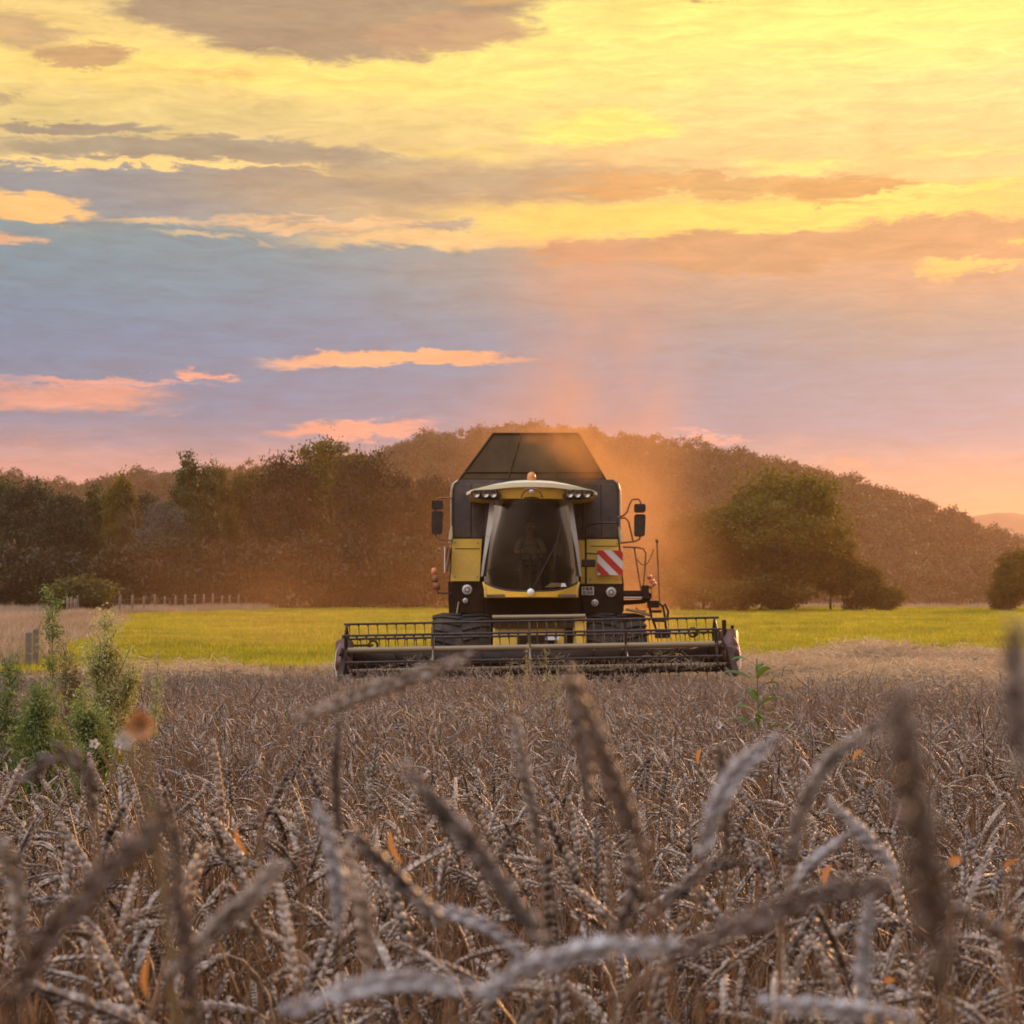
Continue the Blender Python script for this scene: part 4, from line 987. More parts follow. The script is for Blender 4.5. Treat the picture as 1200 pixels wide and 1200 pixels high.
# end shields and dividers
def shield(xs0, xs1, poly):
    hb = HB(); n = len(poly); v = [(xs0, y, z) for y, z in poly]+[(xs1, y, z) for y, z in poly]
    hb.add(v, [(i, (i+1) % n, n+(i+1) % n, n+i) for i in range(n)])
    cy, cz = np.mean([p[0] for p in poly]), np.mean([p[1] for p in poly])
    for x in (xs0, xs1): hb.add([(x, cy, cz)]+[(x, y, z) for y, z in poly], [(0, 1+i, 1+(i+1) % n) for i in range(n)])
    return hb
ez = lambda py: zl(py, 35)
poly = [(35.65, ez(787)), (35.65, ez(752)), (35.45, ez(746)), (34.9, ez(752)), (34.3, ez(766)), (33.7, ez(783)), (33.5, ez(790)), (33.9, ez(794)), (34.8, ez(792))]
shield(X(404, 35), X(409.8, 35), poly).build('end_shield', m_dark, HD, .02)
shield(X(847.2, 35), X(854, 35), poly).build('end_shield', m_dark, HD, .02)
for e, px in ((-1, 403), (1, 856)):
    hb = HB(); x = X(px, 34.6); hb.lathe([(.001, -.12), (.10, -.10), (.16, -.03), (.17, .05), (.13, .10), (.001, .12)], (x, 34.6, ez(769 if e > 0 else 772)), (0, 1, 0), 18); hb.lathe([(.001, -.3), (.09, -.25), (.15, -.1), (.16, .25), (.001, .3)], (x, 34.75, ez(759 if e > 0 else 763)), (0, .5, 1), 16)
    hb.build('drive_cover', m_drive, HD)
    hb = HB(); hb.tube([(x+e*.05, 34.5, ez(749)), (x+e*.10, 34.3, ez(758)), (x+e*.11, 34.1, ez(775)), (x+e*.06, 33.9, ez(786))], [.006, .010, .010, .012], 8); hb.build('end_highlight', m_steel, HD)  # thin steel arc added to draw the white highlight at each header end
    hb = HB(); hb.tube([(x-e*.12, 34.4, ez(785)), (x-e*.10, 34.0, ez(789)), (x-e*.10, 33.5, ez(794))], [.035, .03, .015], 8); hb.build('divider_tip', m_steel, HD)
hb = HB(); 
for dx, h0 in ((-.09, 735), (-.03, 742), (.05, 733), (.10, 739)): hb.tube([(X(855, 34.8)+dx, 34.9, ez(762)), (X(855, 34.8)+dx*1.1, 34.85, ez(h0+2.5))], .028, 7)
hb.build('drive_hoses', m_dark, HD)
hb = HB(); hb.box(X(846, 34.9), X(850, 34.9), 34.7, 34.9, ez(760), ez(729)); hb.build('end_post', m_dark, HD, .01)

# ------------------------------------------------------------------ driver
def driver():
    ox, oy, oz = cx, Yc+1.22, Z0+.58
    J = {'pel': (0, 0, .06, .14), 'bel': (0, -.0, .2, .135), 'che': (0, .02, .42, .15), 'nek': (0, .0, .58, .06), 'hd0': (0, -.02, .66, .07), 'hd1': (0, -.03, .76, .095), 'hd2': (0, -.02, .86, .06)}
    E = [('pel', 'bel'), ('bel', 'che'), ('che', 'nek'), ('nek', 'hd0'), ('hd0', 'hd1'), ('hd1', 'hd2')]
    for s, n in ((-1, 'l'), (1, 'r')):
        J.update({'sh'+n: (.19*s, .02, .50, .06), 'el'+n: (.27*s, -.18, .27, .045), 'wr'+n: (.19*s, -.44, .26, .030), 'pa'+n: (.175*s, -.51, .275, .032),
                  'hp'+n: (.10*s, -.03, .04, .09), 'kn'+n: (.17*s, -.46, .06, .062), 'an'+n: (.16*s, -.52, -.38, .04), 'to'+n: (.17*s, -.68, -.45, .035)})
        E += [('che', 'sh'+n), ('sh'+n, 'el'+n), ('el'+n, 'wr'+n), ('wr'+n, 'pa'+n), ('pel', 'hp'+n), ('hp'+n, 'kn'+n), ('kn'+n, 'an'+n), ('an'+n, 'to'+n)]
        for f in range(4):
            J['f%d%s' % (f, n)] = ((.175-.01)*s+.0, -.56-.004*f, .305-.018*f, .0095); J['g%d%s' % (f, n)] = ((.165-.035)*s, -.575, .30-.018*f, .0085)
            E += [('pa'+n, 'f%d%s' % (f, n)), ('f%d%s' % (f, n), 'g%d%s' % (f, n))]
        J['t'+n] = (.14*s, -.52, .31, .010); E.append(('pa'+n, 't'+n))
    keys = list(J); me = bpy.data.meshes.new('person'); me.from_pydata([J[k][:3] for k in keys], [(keys.index(a), keys.index(b)) for a, b in E], [])
    o = bpy.data.objects.new('person', me); COL.objects.link(o); o.location = (ox, oy, oz); o['_o'] = [ox, oy, oz]
    md = o.modifiers.new('skin', 'SKIN'); sv = me.skin_vertices[0].data
    for i, k in enumerate(keys): sv[i].radius = (J[k][3], J[k][3]*(.8 if k in ('che', 'bel', 'pel') else 1)); sv[i].use_root = (k == 'pel')
    sb = o.modifiers.new('subsurf', 'SUBSURF'); sb.levels = 1; sb.render_levels = 2
    m = bpy.data.materials.new('person_surface'); m.use_nodes = True; T = NT(m.node_tree); b = T.n['Principled BSDF']
    tc = T.new('ShaderNodeTexCoord').outputs['Object']; sp = T.new('ShaderNodeSeparateXYZ'); T.put(sp.inputs[0], tc)
    skin = (.45, .27, .18, 1); shirt = (.30, .31, .36, 1); jeans = (.06, .07, .12, 1)
    c = T.mix(T.math('GREATER_THAN', sp.outputs[2], .555), shirt, skin)
    fore = T.math('MULTIPLY', T.math('LESS_THAN', sp.outputs[1], -.16), T.math('GREATER_THAN', sp.outputs[2], .17)); c = T.mix(fore, c, skin)
    c = T.mix(T.math('LESS_THAN', sp.outputs[2], .135), c, jeans); T.put(b.inputs['Base Color'], c); b.inputs['Roughness'].default_value = .8
    me.materials.append(m)
    o['label'] = 'driver in a grey short-sleeved shirt seated behind the windscreen holding the steering wheel'; o['category'] = 'person'
    mb = MB(); hc = np.array([ox, oy-.02, oz+.80])
    mb.grid(lambda u, v: tuple(hc+np.array([.108*math.cos(6.2832*u)*math.sin(1.45*v), .03+.115*math.sin(6.2832*u)*math.sin(1.45*v), .03+.11*math.cos(1.45*v)])), 20, 8); mb.build('hair', simple('dark_hair', (.05, .03, .02), .8), o)
    for s in (-1, 1):
        mb = MB(); mb.lathe([(.001, -.012), (.012, -.006), (.012, .006), (.001, .012)], hc+np.array([.035*s, -.095, -.035]), (0, 1, 0), 8); mb.build('eye', m_wht, o)
        mb = MB(); mb.lathe([(.001, -.012), (.03, -.004), (.028, .008), (.001, .012)], hc+np.array([.098*s, .0, -.05]), (1, 0, 0), 10); mb.build('ear', simple('skin', (.45, .27, .18), .6), o)
    mb = MB(); mb.tube([hc+[0, -.095, -.03], hc+[0, -.12, -.065], hc+[0, -.10, -.075]], [.008, .014, .008], 6); mb.build('nose', simple('skin_nose', (.45, .27, .18), .6), o)
    mb = MB(); mb.tube([hc+[-.025, -.092, -.10], hc+[0, -.098, -.102], hc+[.025, -.092, -.10]], .005, 5); mb.build('mouth', simple('lip', (.35, .14, .1), .6), o)
driver()
# ------------------------------------------------------------------ wheat
def wheat_mat(name, c1, c2, c3, trans, scale=60, frost=.35):
    m = bpy.data.materials.new(name); m.use_nodes = True; T = NT(m.node_tree); b = T.n['Principled BSDF']; out = T.n['Material Output']
    tc = T.new('ShaderNodeTexCoord').outputs['Object']; oi = T.new('ShaderNodeObjectInfo').outputs['Random']
    n = T.noise(tc, scale, 4, .65)
    c = T.mix(T.math('POWER', oi, 1.4), (*c1, 1), (*c2, 1))
    c = T.mix(T.mr(n, .38, .66, 0, .8), c, (*c3, 1))
    g = T.noise(tc, scale*6, 3, .6); c = T.mix(T.mr(g, .35, .7, 0, .65), c, (.06, .035, .022, 1))
    T.put(b.inputs['Base Color'], c); b.inputs['Roughness'].default_value = .45; b.inputs['Specular IOR Level'].default_value = .6
    tr = T.new('ShaderNodeBsdfTranslucent'); T.put(tr.inputs[0], T.mix(1.0, c, (1.5, 1.05, .6, 1), 'MULTIPLY'))
    ms = T.new('ShaderNodeMixShader'); ms.inputs[0].default_value = trans
    T.put(ms.inputs[1], b.outputs[0]); T.put(ms.inputs[2], tr.outputs[0]); T.put(out.inputs[0], ms.outputs[0])
    return m
m_ear = wheat_mat('wheat_ear', (.036, .016, .006), (.38, .25, .145), (.78, .64, .52), .12)
m_stem = wheat_mat('wheat_stem', (.06, .024, .008), (.30, .15, .06), (.46, .27, .13), .15, 30, .0)
m_leaf = wheat_mat('wheat_leaf', (.09, .05, .025), (.28, .17, .10), (.48, .34, .24), .4, 25, .0)
m_ear_pale = wheat_mat('wheat_ear_pale', (.36, .31, .28), (.46, .41, .38), (.76, .71, .69), .08)
m_ear_dark = wheat_mat('wheat_ear_dark', (.10, .055, .028), (.16, .09, .05), (.34, .24, .18), .10)
m_dstem = wheat_mat('dead_stem', (.07, .045, .03), (.13, .08, .05), (.2, .13, .09), .1, 30, .1)

def floret_template(sides=5, rings=((.0, .0), (.18, .62), (.45, 1.0), (.75, .72), (1.0, .0))):
    v = [(0, 0, 0)]
    for z, r in rings[1:-1]:
        for k in range(sides): a = 2*math.pi*k/sides; v.append((r*math.cos(a), r*math.sin(a), z))
    v.append((0, 0, 1)); nr = len(rings)-2; tri = []; quad = []
    for k in range(sides):
        tri.append((0, 1+(k+1) % sides, 1+k)); tri.append((len(v)-1, 1+(nr-1)*sides+k, 1+(nr-1)*sides+(k+1) % sides))
        for i in range(nr-1): quad.append((1+i*sides+k, 1+i*sides+(k+1) % sides, 1+(i+1)*sides+(k+1) % sides, 1+(i+1)*sides+k))
    return np.array(v, float), np.array(tri), np.array(quad)
FT = floret_template()
FT_FINE = floret_template(8, ((.0, .0), (.08, .38), (.22, .72), (.42, 1.0), (.62, .9), (.82, .5), (1.0, .0)))
def resample(pts, n):
    pts = np.asarray(pts, float); s = np.concatenate([[0], np.cumsum(np.linalg.norm(np.diff(pts, axis=0), axis=1))]); q = np.linspace(0, s[-1], n)
    return np.stack([np.interp(q, s, pts[:, i]) for i in range(3)], 1), s[-1]
def smooth_path(pts, n=40):
    pts = np.asarray(pts, float); seg = np.diff(pts, axis=0); L = np.linalg.norm(seg, axis=1); d = seg/L[:, None]; m = len(pts); out = []
    tg = np.vstack([d[0], unit(d[:-1]+d[1:]), d[-1]])
    for i in range(m-1):
        u = np.linspace(0, 1, 12, endpoint=False)[:, None]
        out.append((2*u**3-3*u**2+1)*pts[i]+(u**3-2*u**2+u)*tg[i]*L[i]+(-2*u**3+3*u**2)*pts[i+1]+(u**3-u**2)*tg[i+1]*L[i])
    return resample(np.vstack(out+[pts[-1:]]), n)[0]
def ear_mb(path, rng, w=1.0, T=FT, n=None, side=None):
    """ear of wheat: two rows of overlapping three-floret spikelets along a path from base to tip"""
    p, L = resample(path, 40); n = n or max(10, int(L/.0047/w)); t = unit(np.gradient(p, axis=0))
    side = unit(rng.normal(size=3)) if side is None else side
    idx = np.linspace(0, 38, n); V, TRI, QD = T; mb = MB(); vs = []; Fn = 0; tris = []; quads = []
    for i, q in enumerate(idx):
        k = int(q); f = q-k; c = p[k]*(1-f)+p[k+1]*f; tt = t[k]; b = unit(np.cross(tt, side)); nn = np.cross(tt, b); sg = 1 if i % 2 else -1
        u = i/(n-1); sc_ = w*(.62+.5*math.sin(math.pi*min(1, u*.85+.12)))*rng.uniform(.85, 1.12)
        for o_ in (-1, 0, 1):
            if rng.uniform() < .04: continue
            d = unit(tt*.95+b*sg*(.30+rng.normal(0, .06))+nn*o_*.24); e = unit(np.cross(d, nn+.01)); g = np.cross(d, e)
            M = np.stack([e*.0021*sc_, g*.0026*sc_, d*.0125*sc_*(1 if o_ else 1.08)], 0)
            vs.append(V@M+c+b*sg*.0016*w+nn*o_*.0012*w-d*.002); tris.append(TRI+Fn); quads.append(QD+Fn); Fn += len(V)
    v = np.vstack(vs); mb.v.append(v); mb.n = len(v); mb.f = [np.vstack(tris), np.vstack(quads)]
    mb.m = [np.zeros(len(f), int) for f in mb.f]; mb.sm = [np.ones(len(f), bool) for f in mb.f]
    mb.tube(p[:-2], .0012*w, 4, smooth=True)
    return mb
def merge(dst, src, mi):
    for v, f, s in zip([None]*len(src.f), src.f, src.sm): dst.f.append(f+dst.n); dst.m.append(np.full(len(f), mi)); dst.sm.append(s)
    dst.v += src.v; dst.n += src.n
def stalk_paths(rng, L, bend):
    th0 = rng.normal(0, .10); n = 26; s = np.linspace(0, 1, n); Le = rng.uniform(.080, .115)
    knee = rng.uniform(.62, .85)
    th_ = th0+rng.normal(0, .1)*s+bend*.72*np.clip((s-knee)/(1-knee), 0, 1)**1.5; wob = np.cumsum(rng.normal(0, .004, n))
    ds = L/(n-1); x = np.concatenate([[0], np.cumsum(np.sin(th_[:-1])*ds)]); z = np.concatenate([[0], np.cumsum(np.cos(th_[:-1])*ds)])
    st = np.stack([x, wob*.5, z], 1); m = 12; te = th_[-1]+bend*.28*np.linspace(.1, 1, m)+rng.normal(0, .15)*np.linspace(0, 1, m)
    de = Le/(m-1); ex = st[-1, 0]+np.concatenate([[0], np.cumsum(np.sin(te[:-1])*de)]); ez_ = st[-1, 2]+np.concatenate([[0], np.cumsum(np.cos(te[:-1])*de)])
    return st, np.stack([ex, np.full(m, st[-1, 1]), ez_], 1)
def leaf_mb(rng, st, cnt):
    mb = MB()
    for _ in range(cnt):
        k = int(rng.integers(6, 18)); p = st[k]; a = rng.uniform(0, 6.28); d = np.array([math.cos(a), math.sin(a), 0]); L = rng.uniform(.08, .2)
        u = np.linspace(0, 1, 8); droop = rng.uniform(.6, 1.6); out = np.outer(np.sin(u*1.5)*L*.5, d); z = L*(.35*u-droop*u*u*.7); pts = p+out+np.outer(z, [0, 0, 1])+rng.normal(0, .004, (8, 3))*u[:, None]
        side = np.cross(d, [0, 0, 1]); tw = rng.uniform(-3, 3)*u; sd = np.outer(np.cos(tw), side)+np.outer(np.sin(tw), [0, 0, 1])
        mb.ribbon(pts, .0085*np.sin(np.pi*np.clip(u*.85+.14, 0, 1))**.6*rng.uniform(.5, 1), sd)
    return mb
def stalk(seed, fine=False, Lr=(.52, .72)):
    rng = np.random.default_rng(seed); L = rng.uniform(*Lr); bend = rng.choice([rng.uniform(.3, .9), rng.uniform(1.0, 1.9), rng.uniform(1.7, 2.6)], p=[.22, .43, .35])
    st, ep = stalk_paths(rng, L, bend); a = MB(); a.tube(st, np.linspace(.0021, .0012, len(st)), 5, cap=False)
    for k in (7, 14): a.tube(st[k:k+2], [.0032, .0022], 5, cap=False)
    return a, ear_mb(ep, rng, rng.uniform(.82, 1.1), T=FT_FINE if fine else FT), leaf_mb(rng, st, int(rng.integers(1, 4)))
def joined(seed):
    a, e, l = stalk(seed); m = MB(); merge(m, a, 0); merge(m, e, 1); merge(m, l, 2); return m.mesh('wheat_kind', [m_stem, m_ear, m_leaf])
def clump(seed):
    """dead stems and torn leaves between the stalks"""
    rng = np.random.default_rng(seed); m = MB()
    for i in range(6):
        p = np.append(rng.uniform(-.08, .08, 2), 0); h = rng.uniform(.3, .68); d = np.append(rng.normal(0, .32, 2), 1)*h; m.tube([p, p+d*.5+rng.normal(0, .01, 3), p+d], [.0022, .0018, .0012], 4, cap=False)
        l = leaf_mb(rng, np.linspace(p, p+d, 26), 2); merge(m, l, 1)
    return m.mesh('wheat_kind', [m_stem, m_leaf])
VK = [joined(300+i) for i in range(26)]+[clump(340+i) for i in range(4)]
rng = np.random.default_rng(21)
def field(n, y0, y1):
    y = np.sqrt(rng.uniform(y0**2, y1**2, n)); x = rng.uniform(-1, 1, n)*(.285*y+2.2); return x, y
xs1, ys1 = field(5700, 1.5, 6); xs2, ys2 = field(17500, 6, 15); xs3, ys3 = field(37000, 15, 34.5)
x = np.concatenate([xs1, xs2, xs3]); y = np.concatenate([ys1, ys2, ys3])
k = (y < wheat_edge(x)) & ~((y > 34.15) & (np.abs(x-.45) < 3.75)); x, y = x[k], y[k]
# lodged patches lean together
lean = .45*np.sin(x*1.1+y*.35)+.3*np.sin(y*.9-x*.4); sz = (.90+.10*np.sin(x*.8+2)*np.sin(y*.5))*rng.uniform(.82, 1.10, len(x))
sz *= np.interp(y, [1.5, 4, 14, 34], [1.24, 1.22, 1.04, .95])
idx = np.where(rng.uniform(size=len(x)) < .70, rng.integers(0, 26, len(x)), rng.integers(26, 30, len(x)))
rz = rng.uniform(0, 6.28, len(x)); wind = rng.normal(2.6, 1.0, len(x)); rz = np.where(rng.uniform(size=len(x)) < .45, wind, rz)
scatter('wheat_crop', np.stack([x, y, np.zeros(len(x))], 1), rz, sz, idx, VK, tilt=np.stack([.16*lean+rng.normal(0, .10, len(x)), rng.normal(0, .12, len(x))], 1),
        label='dense mass of ripe grey brown wheat reaching back to the harvester', category='wheat')

# the nearest stalks, one by one
NK = []
for i in range(22):
    a, e, l = stalk(500+i, True, (.60, .76)); NK.append((a.mesh('wheat_stalk', m_stem), e.mesh('ear', m_ear), l.mesh('leaf', m_leaf)))
rn = np.random.default_rng(33); cnt = 0
while cnt < 250:
    y = math.sqrt(rn.uniform(1.6**2, 3.7**2)); x = rn.uniform(-1, 1)*(.27*y+.05)
    a, e, l = NK[rn.integers(0, 22)]
    s = bpy.data.objects.new('wheat_stalk', a); COL.objects.link(s); s.location = (x, y, 0); s.rotation_euler = (rn.normal(0, .12), rn.normal(0, .12), rn.uniform(0, 6.28)); k = rn.uniform(1.02, 1.22); s.scale = (k, k, k)
    for nm, me in (('ear', e), ('leaf', l)):
        c = bpy.data.objects.new(nm, me); COL.objects.link(c); c.parent = s
    s['label'] = 'dry drooping wheat stalk with bent grey ear among the crowded front rows of the crop'; s['category'] = 'wheat stalk'; s['group'] = 'wheat stalks crowded at the front of the crop'
    cnt += 1

# tall stalks close to the lens, each measured on its own: ear path (base to tip) as seen, distance, stem foot
def near(label, ear, d, stem=None, w=1.0, d2=None, droop=None, leafy=1, name='wheat_stalk', cat='wheat stalk', group='blurred wheat ears close to the lens', seed=0, earmat=None):
    r_ = np.random.default_rng(700+seed); d2 = d2 or d
    n = len(ear); ds = np.linspace(d, d2, n); ep = smooth_path([P(a, b, q) for (a, b), q in zip(ear, ds)])
    stem = stem or []
    sp = [P(a, b, d) for a, b in stem]; base = sp[-1] if sp else ep[0]
    foot = np.array([base[0]+r_.uniform(-.03, .03), base[1]+r_.uniform(-.02, .05), 0.])
    t0 = unit(ep[1]-ep[0]); pts = [ep[0]]+([ep[0]-t0*.02] if not sp else [])+sp
    low = pts[-1]*.5+foot*.5+np.array([r_.uniform(-.01, .01), 0, 0]); pts += [low, foot]
    path = smooth_path(pts, 44); o = MB(); o.tube(path, np.linspace(.0014, .0023, 44)*w, 6, cap=False)
    earmat = m_ear_pale if ('pale' in label or 'lilac ear' in label or 'lilac blurred' in label) and 'dark' not in label else m_ear_dark if ('dark' in label or 'brown' in label) else None
    s = o.build(name, m_stem, loc=foot, label=label, category=cat, group=group)
    e = ear_mb(ep, r_, w*.93, T=FT_FINE, side=unit(np.array([.25, -1, .3])+r_.normal(0, .3, 3))); e.build('ear', earmat or m_ear, s)
    if leafy:
        st, _ = resample(path[::-1], 26); leaf_mb(r_, st, leafy).build('leaf', m_leaf, s)
    return s
NE = [
 ('blurred ear slanting up to the right, its tip touching the header left of centre', [(345, 846), (400, 822), (470, 798), (552, 771)], 1.30, [(322, 870), (308, 930), (306, 1050)], 1.0),
 ('dark thick blurred ear leaning left below the harvester centre, its tip just under the header', [(757, 1015), (725, 930), (695, 860), (664, 786)], .92, [(775, 1080), (790, 1180)], 1.0),
 ('dark narrow blurred ear hanging straight down close beside the thick leaning ear', [(668, 795), (676, 840), (686, 890), (693, 950)], 1.15, [(672, 786), (690, 800), (706, 880), (715, 1060)], .9),
 ('long blurred ear sloping from centre left down to the bottom centre', [(648, 1118), (590, 1040), (530, 965), (466, 892)], .98, [(672, 1160), (690, 1230)], 1.0),
 ('slim upright blurred ear standing at the centre of the field', [(632, 1000), (624, 950), (613, 895), (604, 842)], 1.62, [(636, 1060), (640, 1160)], .9),
 ('pale lilac blurred ear arching up to the right, right of centre', [(822, 1005), (838, 950), (868, 900), (916, 864)], 1.12, [(816, 1050), (820, 1150)], 1.05),
 ('grey green curved ear pointing up at the big blurred smear', [(928, 1010), (938, 955), (970, 895), (1035, 845)], 1.15, [(920, 1060), (915, 1160)], .9),
 ('very blurred upright brown ear, tallest dark smear at the right', [(1105, 1150), (1088, 1040), (1070, 940), (1050, 800)], .52, [(1115, 1240)], 1.0),
 ('pale ear lying nearly level along the bottom centre', [(560, 1170), (630, 1130), (715, 1112), (800, 1112)], .92, [(530, 1200), (520, 1240)], 1.0),
 ('brown grey ear lying nearly level and rising to the right above the bottom right', [(790, 1120), (870, 1085), (960, 1050), (1062, 1030)], .80, [(740, 1150), (710, 1230)], 1.0),
 ('pale thick ear lying along the bottom edge left of centre', [(330, 1190), (400, 1165), (470, 1152), (548, 1160)], .95, [(300, 1215), (290, 1250)], 1.05),
 ('dark thick blurred ear climbing from the bottom left corner', [(10, 1180), (70, 1085), (130, 1020), (206, 945)], .72, [(-10, 1230)], 1.05),
 ('drooping brown blurred ear at the left edge curling over toward the border', [(108, 955), (100, 905), (70, 886), (30, 915)], 1.25, [(112, 1000), (106, 1100)], 1.05),
 ('lilac blurred ear hanging straight down left of the centre', [(368, 942), (384, 975), (394, 1030), (398, 1095)], 1.15, [(362, 936), (356, 960), (354, 1060)], 1.0),
 ('upright orange brown blurred ear left of centre under the slanting ear', [(396, 985), (394, 940), (393, 890), (398, 842)], 1.7, [(398, 1040), (400, 1120)], .9),
 ('blurred ear leaning left with bead-like spikelets at the lower left of centre', [(520, 1085), (480, 1045), (440, 1005), (412, 975)], 1.25, [(528, 1130), (530, 1200)], 1.0),
 ('pale beaded ear drooping to the right above the bottom centre', [(505, 1065), (550, 1078), (590, 1100), (625, 1135)], 1.35, [(498, 1066), (488, 1090), (486, 1160)], 1.05),
 ('small pale ear leaning left under the right-hand stalks', [(1055, 1030), (1030, 1000), (1000, 968), (972, 940)], 1.55, [(1070, 1060), (1075, 1140)], 1.0),
 ('white lilac ear rising to the right just beneath the grey green curved ear', [(925, 1047), (945, 1018), (965, 1000), (990, 980)], 1.75, [(915, 1075), (912, 1150)], 1.0),
 ('brown blurred ear at the right border drooping toward the bottom', [(1120, 1066), (1150, 1080), (1190, 1105), (1230, 1120)], .95, [(1112, 1064), (1105, 1100), (1105, 1180)], 1.0),
 ('pale ear lying level along the bottom edge at the right', [(890, 1176), (940, 1180), (1000, 1186), (1075, 1195)], 1.0, [(880, 1177), (868, 1200), (866, 1240)], .95),
 ('very close out-of-focus ear standing at the right border beside the meadow', [(1196, 905), (1192, 850), (1190, 795), (1190, 730)], .62, [(1190, 990), (1180, 1150)], .8),
 ('dark upright blurred ear beside the lilac ear right of centre', [(852, 1000), (850, 955), (848, 915), (843, 872)], 1.6, [(855, 1050), (860, 1150)], .95),
 ('blurred grey ear leaning right at the left of the bottom centre', [(200, 1145), (240, 1100), (285, 1060), (330, 1010)], 1.0, [(180, 1180), (170, 1230)], 1.0),
 ('upright dark blurred ear at the bottom left, cut by the lower edge', [(228, 1230), (222, 1140), (208, 1040), (205, 960)], .95, [(232, 1260)], .9),
 ('blurred ear curling over at the lower left border', [(28, 1110), (22, 1060), (12, 1010), (-8, 980)], 1.1, [(30, 1150), (30, 1230)], 1.0),
 ('pale lilac ear hanging at the centre right under the dark leaning ear', [(735, 1000), (742, 1045), (728, 1085), (716, 1118)], 1.35, [(738, 985), (752, 1010), (758, 1100)], 1.1),
 ('slightly blurred ear bending right below the lilac arching ear', [(760, 1075), (800, 1040), (835, 1015), (870, 1010)], 1.6, [(745, 1110), (742, 1180)], 1.0),
 ('blurred vertical ear in the lower left third with orange edge', [(432, 1140), (426, 1085), (418, 1035), (405, 990)], 1.4, [(436, 1180), (438, 1230)], 1.0),
 ('blurred upright brown stalk ear between the pale ears at the lower right', [(1012, 1200), (1010, 1150), (1014, 1100), (1020, 1052)], 1.2, [(1012, 1240)], .9),
]
for i, (lab, ear, d, stm, w) in enumerate(NE): near(lab, ear, d, stm, w, seed=i, leafy=1 if i % 2 else 2)
# orange blurred flower head at the left
m_flo = leaf_mat('orange_petal', (.40, .17, .06), (.55, .28, .12), None, .3, None, 40)
m_wpet = leaf_mat('white_petal', (.50, .48, .46), (.60, .58, .55), None, .35, None, 40)
m_fst = leaf_mat('flower_stem', (.20, .13, .06), (.30, .20, .09), None, .3, None, 20)
def flower(label, px, py, d, r, petal, stem_px, n=5, bend=0.0, group=None, name='flower'):
    p = P(px, py, d); f = P(stem_px[0], stem_px[1], d); foot = np.array([f[0], d, 0.]); mb = MB()
    mb.tube(smooth_path([p, p*.6+f*.4+[bend, 0, .0], f, foot], 24), [.0018]*24, 6); s = mb.build(name, m_fst, loc=foot, label=label, category='flower', **({'group': group} if group else {}))
    mb = MB(); rg = np.random.default_rng(int(px))
    for k in range(n):
        a = 2*math.pi*k/n+rg.uniform(-.2, .2); dr = np.array([math.cos(a), -.35, math.sin(a)]); sd = np.array([-math.sin(a), 0, math.cos(a)]); u = np.linspace(0, 1, 5)
        mb.ribbon(p+np.outer(u*r, dr)+np.outer(u*u*r*.3, [0, -1, 0]), r*.75*np.array([.3, .8, 1, .8, .3]), sd)
    mb.build('petals', petal, s)
    mb = MB(); mb.lathe([(.001, -.2*r), (.24*r, 0), (.16*r, .35*r), (.001, .4*r)], p+np.array([0, -.1*r, -.1*r]), (0, .3, -1), 10); mb.build('calyx', m_fst, s)
    return s
flower('blurred orange bloom with a pale edge on a tall stem at the left', 166, 850, 1.05, .0078, m_flo, (178, 900), 9, group=None)
flower('blurred whitish bloom touching the orange bloom at the left', 147, 866, 1.12, .005, m_wpet, (172, 930), 6)
FG = 'small white flowers on tan stems at the left'
flower('small white flower on the left branch of the tan stem', 111, 871, 3.4, .009, m_wpet, (129, 900), 5, group=FG)
flower('small white flower on the right branch of the tan stem', 139, 872, 3.4, .008, m_wpet, (131, 905), 5, group=FG)
flower('small white flower below the branched tan stem', 110, 936, 3.3, .009, m_wpet, (116, 980), 5, group=FG)
flower('tiny white flower head among the ears right of centre', 842, 850, 5.0, .009, m_wpet, (842, 880), 7)
# dry leaves the sun shines through
def dry_leaf(label, px, py, d, L, ang, w=.008):
    c = P(px, py, d); dr = np.array([math.cos(ang), 0, math.sin(ang)]); u = np.linspace(0, 1, 9); pts = c+np.outer((u-.5)*L, dr)+np.outer(np.sin(u*math.pi)*L*.12, [-math.sin(ang), 0, math.cos(ang)])
    sd = unit(np.cross(dr, [.3, 1, 0])); mb = MB(); mb.ribbon(pts, w*np.sin(np.pi*np.clip(u*.9+.07, 0, 1))**.7, sd)
    lo = pts[0] if pts[0][2] < pts[-1][2] else pts[-1]; ft = np.array([lo[0]+.01, lo[1]+.02, 0]); mb2 = MB(); mb2.tube([lo, (lo+ft)/2+[.005, 0, 0], ft], [.0012, .0016, .002], 5)
    s = mb2.build('dry_leaf', m_fst, loc=ft, label=label, category='dry leaf', group='backlit orange dry leaves'); mb.build('blade', m_flo2, s)
m_flo2 = leaf_mat('backlit_leaf', (.36, .17, .05), (.50, .25, .08), None, .45, None, 40)
m_flo.name
